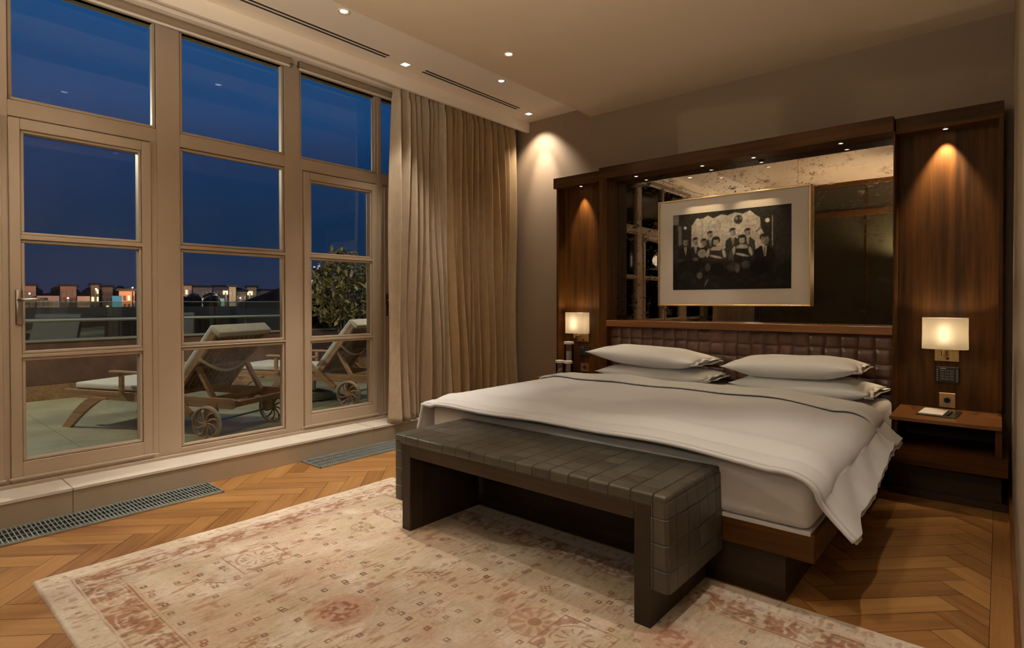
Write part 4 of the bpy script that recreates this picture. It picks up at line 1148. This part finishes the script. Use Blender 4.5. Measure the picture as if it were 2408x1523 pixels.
# teak steamer loungers ------------------------------------------------
def lounger():
    t = thing('sun_lounger', '', 'sun lounger', (0,0,0), 0, 'teak sun loungers on the terrace')
    Wd = .70
    def rail(y, s):
        bm = B(); prism(bm, [(-.24,.285),(-.20,.262),(1.61,.275),(1.73,.318),(1.73,.345),(-.20,.345),(-.24,.33)], lambda a, z: (a, y, z), lambda a, z: (a, y+s*.034, z))
        obj('side_rail', bm, M['teak'], t, local=True)
    rail(0, -1); rail(-Wd, 1)
    for y in (-.004, -Wd+.004-.032):
        bm = B(); o_, i_ = [], []
        for k in range(11):
            a = k/10; xx = 1.30+.46*a**.62; zz = .285*(1-a)**1.0
            o_.append((1.42+.37*sin(a*pi/2)**.9, .285*cos(a*pi/2)**.75)); i_.append((1.24+.45*sin(a*pi/2)**1.15, .285*cos(a*pi/2)**1.1-.0))
        o_ = [(1.35+.36*(k/10)**.7, .29-.29*(k/10)) for k in range(11)]; i_ = [(1.17+.44*(k/10)**.72, .29-.29*(k/10)) for k in range(11)]
        prism(bm, o_+i_[::-1], lambda a, z, y=y: (a, y, z), lambda a, z, y=y: (a, y+.034, z)); obj('leg', bm, M['teak'], t, local=True)
    bm = B(); bx(bm, -.225, -.19, -Wd, 0, .275, .32, .004); obj('cross_rail', bm, M['teak'], t, local=True)
    bm = B(); bx(bm, 1.59, 1.625, -Wd+.034, -.034, .285, .325); obj('cross_rail', bm, M['teak'], t, local=True)
    bm = B(); bx(bm, .10, .145, -Wd+.034, -.034, .268, .318, .003); obj('cross_rail', bm, M['teak'], t, local=True)
    bm = B(); x = .50
    while x < 1.65: bx(bm, x, x+.048, -Wd+.034, -.034, .326, .343, .002); x += .066
    obj('seat_slats', bm, M['teak2'], t, local=True)
    # backrest
    ax = Vector((-.64, 0, .768)).normalized(); pv = Vector((.46, 0, .345)); L = .70; nrm = Vector((.768, 0, .64)).normalized()
    def bp(l, y, d): return pv+ax*l+Vector((0, y, 0))+nrm*d
    bm = B()
    for y in (-.055, -Wd+.055): beam(bm, bp(0, y, 0), bp(L, y, 0), .034, .045, nrm)
    beam(bm, bp(L-.02, -.055, 0), bp(L-.02, -Wd+.055, 0), .045, .034, nrm); beam(bm, bp(.03, -.055, 0), bp(.03, -Wd+.055, 0), .045, .034, nrm)
    obj('backrest_frame', bm, M['teak'], t, local=True)
    bm = B(); y = -.095
    while y > -Wd+.09: beam(bm, bp(.02, y, .008), bp(L-.02, y, .008), .042, .016, nrm); y -= .056
    obj('back_slats', bm, M['teak2'], t, local=True)
    bm = B()
    for y in (-.075, -Wd+.075): beam(bm, bp(.34, y, -.03), (.05, y, .325), .03, .042, (0, 1, 0))
    beam(bm, (.05, -.06, .325), (.05, -Wd+.06, .325), .03, .03); beam(bm, bp(.34, -.06, -.03), bp(.34, -Wd+.06, -.03), .025, .025)
    obj('prop', bm, M['teak'], t, local=True)
    for y in (.022, -Wd-.022):
        bm = B(); beam(bm, (.52, y, .44), (.20, y, .20), .026, .055, (0, 0, 1)); obj('arm_strut', bm, M['teak'], t, local=True)
        bm = B(); bx(bm, .44, 1.10, y-.028, y+.028, .520, .542, .006, 2); obj('armrest', bm, M['teak'], t, local=True)
        bm = B(); bx(bm, .96, 1.0, y-.014, y+.014, .33, .522, .002); obj('arm_post', bm, M['teak'], t, local=True)
    # wheels
    for yw, sg in ((.020, 1), (-Wd-.020, -1)):
        cx, cz, R = .015, .142, .142
        bm = B()
        lathe_pts = [(R-.018, -.016), (R, -.016), (R, .016), (R-.018, .016)]
        rings = [[bm.verts.new((cx+r*cos(2*pi*k/40), yw+sg*.016+d, cz+r*sin(2*pi*k/40))) for k in range(40)] for r, d in lathe_pts]
        for a in range(4):
            A_, B_ = rings[a], rings[(a+1)%4]
            for k in range(40): bm.faces.new((A_[k], A_[(k+1)%40], B_[(k+1)%40], B_[k]))
        w = obj('wheel', bm, M['tyre'], t, smooth=True, auto='sharp', local=True)
        bm = B(); ring = [(cx+(R-.012)*cos(2*pi*k/40), yw+sg*.033, cz+(R-.012)*sin(2*pi*k/40)) for k in range(40)]
        tube(bm, ring, .0075, 6, closed=True)
        for k in range(10):
            a0 = 2*pi*k/10; pts = []
            for q in range(7):
                f = q/6; r = .018+(R-.036)*f; aa = a0+(.55*f*f-.1*f)*(1 if k % 2 else .8); pts.append((cx+r*cos(aa), yw+sg*.026, cz+r*sin(aa)))
            tube(bm, pts, [.0075,.008,.008,.0075,.0075,.008,.009], 6)
        cyl(bm, (cx, yw+sg*.006, cz), (cx, yw+sg*.036, cz), .022, n=18)
        obj('spokes', bm, M['rim'], w, local=True)
        bm = B(); prism(bm, [(-.03,.14),(.06,.14),(.10,.30),(-.05,.30)], lambda a, z: (a, yw-sg*.018, z), lambda a, z: (a, yw-sg*.05, z)); obj('wheel_bracket', bm, M['teak'], t, local=True)
    bm = B(); cyl(bm, (.015, .02, .142), (.015, -Wd-.02, .142), .009, n=10); obj('axle', bm, M['metal'], t, local=True)
    # cushion
    bm = B(); bx(bm, .50, 1.65, -Wd+.05, -.05, .348, .405, .014, 3); 
    c = obj('seat_cushion', bm, M['cushion'], t, smooth=True, local=True)
    bm = B(); 
    rot = Matrix(((ax.x, 0, nrm.x), (ax.y, 1, nrm.y), (ax.z, 0, nrm.z))).to_4x4(); rot.translation = pv
    bx(bm, .02, L+.03, -Wd+.045, -.045, .026, .082, .014, 3, M=None)
    bx(bm, L-.005, L+.05, -Wd+.045, -.045, -.05, .06, .012, 3)
    bmesh.ops.transform(bm, matrix=rot, verts=bm.verts)
    obj('back_cushion', bm, M['cushion'], t, smooth=True, local=True)
    bm = B(); pts = []
    for k in range(17):
        a = k/16; y = -.03-(Wd-.06)*a; sag = sin(pi*a)
        p = bp(L-.26-.10*sag, y, -.03-.075*sag); pts.append(p)
    V2 = []
    rows = [[p+ax*.014 for p in pts], [p-ax*.014 for p in pts]]; grid_mesh(bm, rows)
    o = obj('tie_band', bm, M['ribbon'], t, local=True); md = o.modifiers.new('thick', 'SOLIDIFY'); md.thickness = .004
    return t
l1 = lounger()
A_ang = atan2(-.39, -.921)
l1.location = (-5.0, 1.98, .1); l1.rotation_euler = (0, 0, A_ang)
l1['label'] = 'teak sun lounger with cream cushion, the nearer one, behind the middle window'
l2 = dup(l1, (-5.40, 3.60, .1), A_ang, 'teak sun lounger with cream cushion, the farther one, behind the window next to the curtain')
# grey block between the loungers
t = thing('parasol_base', 'grey concrete parasol base standing between the loungers', 'parasol base', (-6.05, 3.72, .1))
bm = B(); bx(bm, -6.30, -5.98, 3.42, 3.74, .1, .20, .02, 3); obj('weight', bm, plain('grey_concrete', (.30,.30,.25), .8, var=.1), t, smooth=True, auto='sharp')
bm = B(); cyl(bm, (-6.14, 3.58, .2), (-6.14, 3.58, .38), .025, n=16); obj('sleeve', bm, M['metal'], t, smooth=True, auto='sharp')

# shrub in a pot
leafm, nt, b = newmat('glossy_leaf'); geo = N(nt, 'ShaderNodeNewGeometry')
nt.links.new(ramp(nt, geo.outputs['Random Per Island'], [(0, (.06,.065,.02)), (.6, (.19,.17,.055)), (1, (.38,.28,.11))]), b.inputs['Base Color']); b.inputs['Roughness'].default_value = .4
def shrub(x, y, label, h0, h1, rx, seed, nl=1500, potz=.1):
    t = thing('potted_shrub', label, 'plant', (x, y, potz)); rr = random.Random(seed)
    bm = B(); lathe(bm, [(.16,0),(.20,.02),(.24,.42),(.25,.45),(.22,.45),(.21,.40),(.01,.40)], (x, y, potz)); obj('pot', bm, plain('dark_planter', (.06,.05,.045), .6), t, smooth=True, auto='sharp')
    bm = B()
    for k in range(9):
        a = rr.random()*6.28; q = rx*.55*rr.random(); tube(bm, [(x+.03*cos(a), y+.03*sin(a), potz+.38), (x+q*.6*cos(a), y+q*.6*sin(a), (h0+h1)/2-.1), (x+q*1.3*cos(a), y+q*1.3*sin(a), h1-.15)], [.014,.009,.004], 6)
    obj('stems', bm, plain('grey_bark', (.12,.09,.06), .8), t)
    bm = B()
    for k in range(nl):
        while True:
            u, v, w = rr.uniform(-1,1), rr.uniform(-1,1), rr.uniform(-1,1); d = u*u+v*v+w*w
            if d < 1 and d > rr.random()*.5: break
        c = Vector((x+u*rx*(1-.25*w), y+v*rx*(1-.25*w), (h0+h1)/2+w*(h1-h0)/2)); c += Vector((rr.gauss(0,.03), rr.gauss(0,.03), rr.gauss(0,.03)))
        L = .045+.03*rr.random(); wd = L*.38
        m = Matrix.Rotation(rr.random()*6.28, 3, 'Z') @ Matrix.Rotation(rr.uniform(-1.3,1.3), 3, 'X') @ Matrix.Rotation(rr.uniform(-1,1), 3, 'Y')
        ps = [(0,-L,0),(wd,-L*.2,.006),(wd*.7,L*.5,.004),(0,L,-.004),(-wd*.7,L*.5,.004),(-wd,-L*.2,.006)]
        bm.faces.new([bm.verts.new(c+m @ Vector(p)) for p in ps])
    obj('foliage', bm, leafm, t)
shrub(-7.95, 5.15, 'tall bushy potted shrub on the terrace behind the farther lounger', .85, 2.10, .52, 2)
shrub(-6.9, 6.1, 'potted shrub at the terrace end, glimpsed beside the curtain', .75, 2.05, .5, 6, 1300)

# terrace light: wall lamps on the facade above the doors, out of view from inside
spot(None, (-4.75, 2.1, 3.25), 60, 120, .6, .05, (-7.0, 2.2, .1), (1,.80,.55), 'terrace_lamp')
spot(None, (-4.75, .3, 3.25), 25, 120, .6, .05, (-7.0, .6, .1), (1,.80,.55), 'terrace_lamp')
spot(None, (-4.75, 4.6, 3.25), 170, 120, .6, .05, (-7.4, 4.9, .8), (1,.80,.55), 'terrace_lamp')

spot(None, (-8.3, -.6, 3.4), 430, 100, .6, .05, (-6.0, 2.4, .4), (1,.84,.62), 'terrace_lamp')

# ------------------------------------------------------------------ city at dusk
def dirp(px, dist):     # ground direction seen in photo column px, at that distance
    d = _f + _r2*((px-1204)/1340.96); d.z = 0; d.normalize(); return d*dist
HZ = 708.6
bm = B(); bx(bm, -900, -9.5, -500, 900, -18, -16); struct('trim_8', bm, plain('dark_ground', (.012,.014,.012), .9))
fac = [plain('pink_render_%d' % i, c, .8, var=.08, vscale=.3) for i, c in enumerate(((.42,.25,.20), (.45,.33,.24), (.38,.30,.30), (.40,.28,.26)))]
winm = plain('dark_far_window', (.05,.04,.05), .3); litw = emis('lit_far_window', (1,.72,.38), 1.6); litb = emis('cold_lit_window', (.12,.42,.55), .5)
roofm = plain('dark_far_roof', (.02,.022,.03), .8)
bcount = [0]
def building(px0, px1, ytop, label, mat, dist=110, floors=4, cols=4, lit=(), ybot=None, roof=True, w_=None):
    pm = (px0+px1)/2; d = dirp(pm, 1); p = d*dist; tdir = Vector((-d.y, d.x, 0))*-1
    depth = dist*abs(d.dot(Vector((_f.x, _f.y, 0)).normalized()))
    # facade turned square to the view line
    wdt = abs((dirp(px0, dist)-dirp(px1, dist)).length); zt = 1.25+(HZ-ytop)/1340.96*depth
    t = thing('distant_building', label, 'building', (p.x, p.y, -16), group='far houses beyond the terrace')
    R = Matrix((( tdir.x, d.x, 0), (tdir.y, d.y, 0), (0, 0, 1))).to_4x4(); R.translation = Vector((p.x, p.y, 0))
    bm = B(); bx(bm, -wdt/2+.05, wdt/2-.05, 0, 5, -16, zt); bmesh.ops.transform(bm, matrix=R, verts=bm.verts); obj('walls', bm, mat, t)
    fh = 3.0; cw = wdt/cols; k = 0
    wb = B(); lb = B(); n1 = n2 = 0
    for f in range(floors):
        z1_ = zt-.7-f*fh*.42*1.0
        for c in range(cols):
            x0 = -wdt/2+cw*(c+.22); dst = lb if (f, c) in lit else wb
            bx(dst, x0, x0+cw*.56, -.12, 0, z1_-.72, z1_)
            if dst is lb: n2 += 1
            else: n1 += 1
    for bmm, mt, nn, nm in ((wb, winm, n1, 'windows'), (lb, litw, n2, 'lit_windows')):
        if nn: bmesh.ops.transform(bmm, matrix=R, verts=bmm.verts); obj(nm, bmm, mt, t)
        else: bmm.free()
    if roof:
        bm = B(); bx(bm, -wdt/2-.3, wdt/2+.3, -.3, 5.3, zt, zt+.35); bmesh.ops.transform(bm, matrix=R, verts=bm.verts); obj('roof', bm, roofm, t)
    return p
BL = [(40, 86, 671, 'pinkish far building at the left edge of the first door pane', 0, (), 3, 3),
 (141, 181, 672, 'pink far building with a dark roof, alone behind the first door', 0, (), 3, 3),
 (213, 234, 669, 'far building with bright yellow windows behind the first door', 1, ((0,1),(1,1),(1,0)), 4, 2),
 (240, 266, 674, 'lower cream far building right of the brightly lit one', 1, ((2,1),), 3, 3),
 (279, 318, 683, 'low pinkish far building under an orange lamp at the right of the first door', 0, ((0,2),), 2, 4),
 (426, 452, 671, 'far building at the left edge of the middle window, partly behind a tree', 3, ((0,1),), 3, 3),
 (453, 500, 675, 'long pale far block left of the middle window centre', 2, (), 3, 5),
 (501, 538, 674, 'pale far block with a lit floor in the middle window', 2, ((0,3),(0,4)), 3, 5),
 (538, 556, 674, 'narrow cream far building stacked in many floors', 1, ((3,1),), 6, 2),
 (556, 580, 685, 'brown far building with a single bright window', 3, ((1,1),), 4, 3),
 (580, 604, 675, 'cream far building with a bright top window in the middle window', 1, ((0,0),(0,1)), 4, 3),
 (604, 656, 683, 'long dim far building at the right of the middle window', 2, ((0,4),), 2, 6)]
for i, (a, b_, yt, lb_, mi, lit, fl, cl) in enumerate(BL):
    building(a, b_, yt, lb_, fac[mi], 105+6*(i % 4), fl, cl, lit)
p = dirp(275, 98); bm = B(); bx(bm, p.x-.45, p.x+.45, p.y-.45, p.y+.45, -16, 2.1); tag(obj('advertising_box', bm, litb), 'small bright cyan box among the far houses behind the first door', 'sign')
bm = B(); p = dirp(492, 98); bx(bm, p.x-1.5, p.x+1.5, p.y-1.6, p.y+1.6, -16, 1.75); tag(obj('canopy', bm, emis('pale_cyan_canopy', (.25,.5,.55), .35)), 'pale cyan lit canopy among trees in the middle window', 'canopy')
# lower terrace wall of houses between
for (a, b_, yt, lb_) in ((86, 141, 694, 'low pale wall left of the pink far building'), (181, 213, 695, 'low pale wall right of the pink far building')):
    building(a, b_, yt, lb_, fac[2], 104, 1, 5, (), roof=False)
# street lamps lighting the far facades
def street_lamp(px, y, label, power=2500, col=(1,.62,.34), dist=92, gl=3.0):
    p = dirp(px, dist); z = 1.25+(HZ-y)/1340.96*dist*.8
    t = thing('street_lamp', label, 'street lamp', (p.x, p.y, -16), group='far street lamps')
    bm = B(); cyl(bm, (p.x, p.y, -16), (p.x, p.y, z-.3), .08, n=8); obj('pole', bm, roofm, t)
    bm = B(); bmesh.ops.create_icosphere(bm, subdivisions=1, radius=.11, matrix=Matrix.Translation((p.x, p.y, z))); obj('globe', bm, emis('street_globe', col, gl), t)
    point(t, (p.x, p.y, z+.2), power*.55, .3, col)
street_lamp(312, 674, 'bright orange street lamp at the right edge of the first door', 3800, (1,.42,.14), 100, 6)
street_lamp(226, 678, 'street lamp in front of the yellow lit building', 2200)
street_lamp(160, 700, 'low street lamp below the pink building', 2600, (1,.55,.36))
street_lamp(70, 690, 'street lamp at the left of the first door', 1200)
street_lamp(531, 682, 'bright warm street lamp in front of the pale block', 3200, (1,.80,.55))
street_lamp(588, 683, 'bright street lamp in front of the cream building', 2500, (1,.80,.55))
street_lamp(565, 699, 'low warm street lamp near the brown building', 1700, (1,.66,.42))
street_lamp(468, 696, 'street lamp among the trees of the middle window', 1700, (1,.72,.62))
street_lamp(636, 683, 'street lamp at the right of the middle window', 900, (1,.8,.6))
# dark trees on the skyline
treem = plain('night_tree_foliage', (.010,.014,.014), .9, var=.5, vscale=.8)
def tree(px, ytop, r, dist, label, base=-16):
    p = dirp(px, dist); z = 1.25+(HZ-ytop)/1340.96*dist*.8
    t = thing('dark_tree', label, 'tree', (p.x, p.y, base), group='dark trees on the skyline'); rr = random.Random(px)
    bm = B()
    for k in range(6):
        q = Vector((p.x+rr.uniform(-.7,.7)*r, p.y+rr.uniform(-.7,.7)*r, z-r*rr.uniform(.55,1.5)))
        bmesh.ops.create_icosphere(bm, subdivisions=3, radius=r*rr.uniform(.35,.55), matrix=Matrix.Translation(q))
    for v in bm.verts: v.co += Vector((rr.gauss(0,1), rr.gauss(0,1), rr.gauss(0,1)))*r*.035
    obj('crown', bm, treem, t)
    bm = B(); cyl(bm, (p.x, p.y, base), (p.x, p.y, z-r), r*.06, n=8); obj('trunk', bm, roofm, t)
TL = 'dark tree on the skyline behind the far houses'
for i, px in enumerate(range(62, 345, 36)): tree(px, 664+(px*37 % 13), 2.3, 165 if i % 2 else 150, TL)
for i, px in enumerate(range(430, 670, 36)): tree(px, 664+(px*29 % 9), 2.3, 165 if i % 2 else 150, TL)
for px, yt in ((438, 690), (480, 671), (522, 704)): tree(px, yt, 2.2, 90, 'dark tree in front of the pale far blocks in the middle window')
# near dark roofs just beyond the terrace
nr = thing('neighbouring_roof', 'large dark pitched roof just beyond the balustrade', 'roof', (-20, 6, -5))
bm = B()
def _zy(y, d=30): return 1.25+(HZ-y)/1340.96*d*.85
prism(bm, [(560, 1800), (560, 712), (662, 671), (692, 668), (790, 702), (790, 1800)], lambda a, y: tuple(dirp(a, 30)+Vector((0, 0, _zy(y)))), lambda a, y: tuple(dirp(a, 30)*1.25+Vector((0, 0, _zy(y)))))
obj('pitched_roof', bm, roofm, nr)
bm = B(); bx(bm, -40, -14, -14, 40, -6, .95); tag(obj('flat_roof', bm, plain('black_green_roof', (.010,.012,.009), .9)), 'black flat roof filling the view through the balustrade glass', 'roof')
# pale teal annex with a window
ah = thing('teal_annex', 'pale teal annex with one dark window behind the potted shrub', 'building', (-13.3, 9, -1))
pq = dirp(792, 17)
bm = B(); bx(bm, pq.x-3, pq.x, pq.y-1.0, pq.y+.75, -4, .72); obj('walls', bm, plain('pale_teal_render', (.16,.22,.20), .8), ah)
bm = B(); bx(bm, pq.x-.02, pq.x+.02, pq.y-.15, pq.y+.32, -.15, .52); obj('window', bm, M['dark'], ah)
spot(None, (pq.x+2.0, pq.y, 3.2), 60, 90, .6, .05, (pq.x, pq.y, 0), (.8,1,.95), 'annex_lamp')
# broadcast tower and high rise lights
tw = thing('lit_tower', 'thin pink lit tower on the far skyline beside the shrub', 'tower', tuple(dirp(752, 400)))
p = dirp(752, 400); bm = B(); cyl(bm, (p.x, p.y, -16), (p.x, p.y, 31), .9, .3, 8); obj('mast', bm, emis('pink_mast', (.75,.12,.30), .55), tw)
sr = random.Random(9)
for k in range(26):
    px = sr.choice((735, 745, 760, 768, 775, 790, 812, 830)) + sr.uniform(-6, 6); y = sr.uniform(622, 664) if px > 738 else sr.uniform(645, 670); p = dirp(px, 380)
    z = 1.25+(HZ-y)/1340.96*380*.93; bm = B(); s = sr.uniform(.28, .5); bx(bm, p.x-s, p.x+s, p.y-s, p.y+s, -16, z-1.0, mi=1); bx(bm, p.x-s-.1, p.x+s+.1, p.y-s-.1, p.y+s+.1, z-.8, z, mi=0)
    o = obj('city_light', bm, [emis('far_city_light', (.55,.75,.85) if k % 3 else (1,.7,.4), .7), roofm]); tag(o, 'tiny light on a mast on the far skyline beside the shrub', 'light', 'tiny city lights on the skyline')
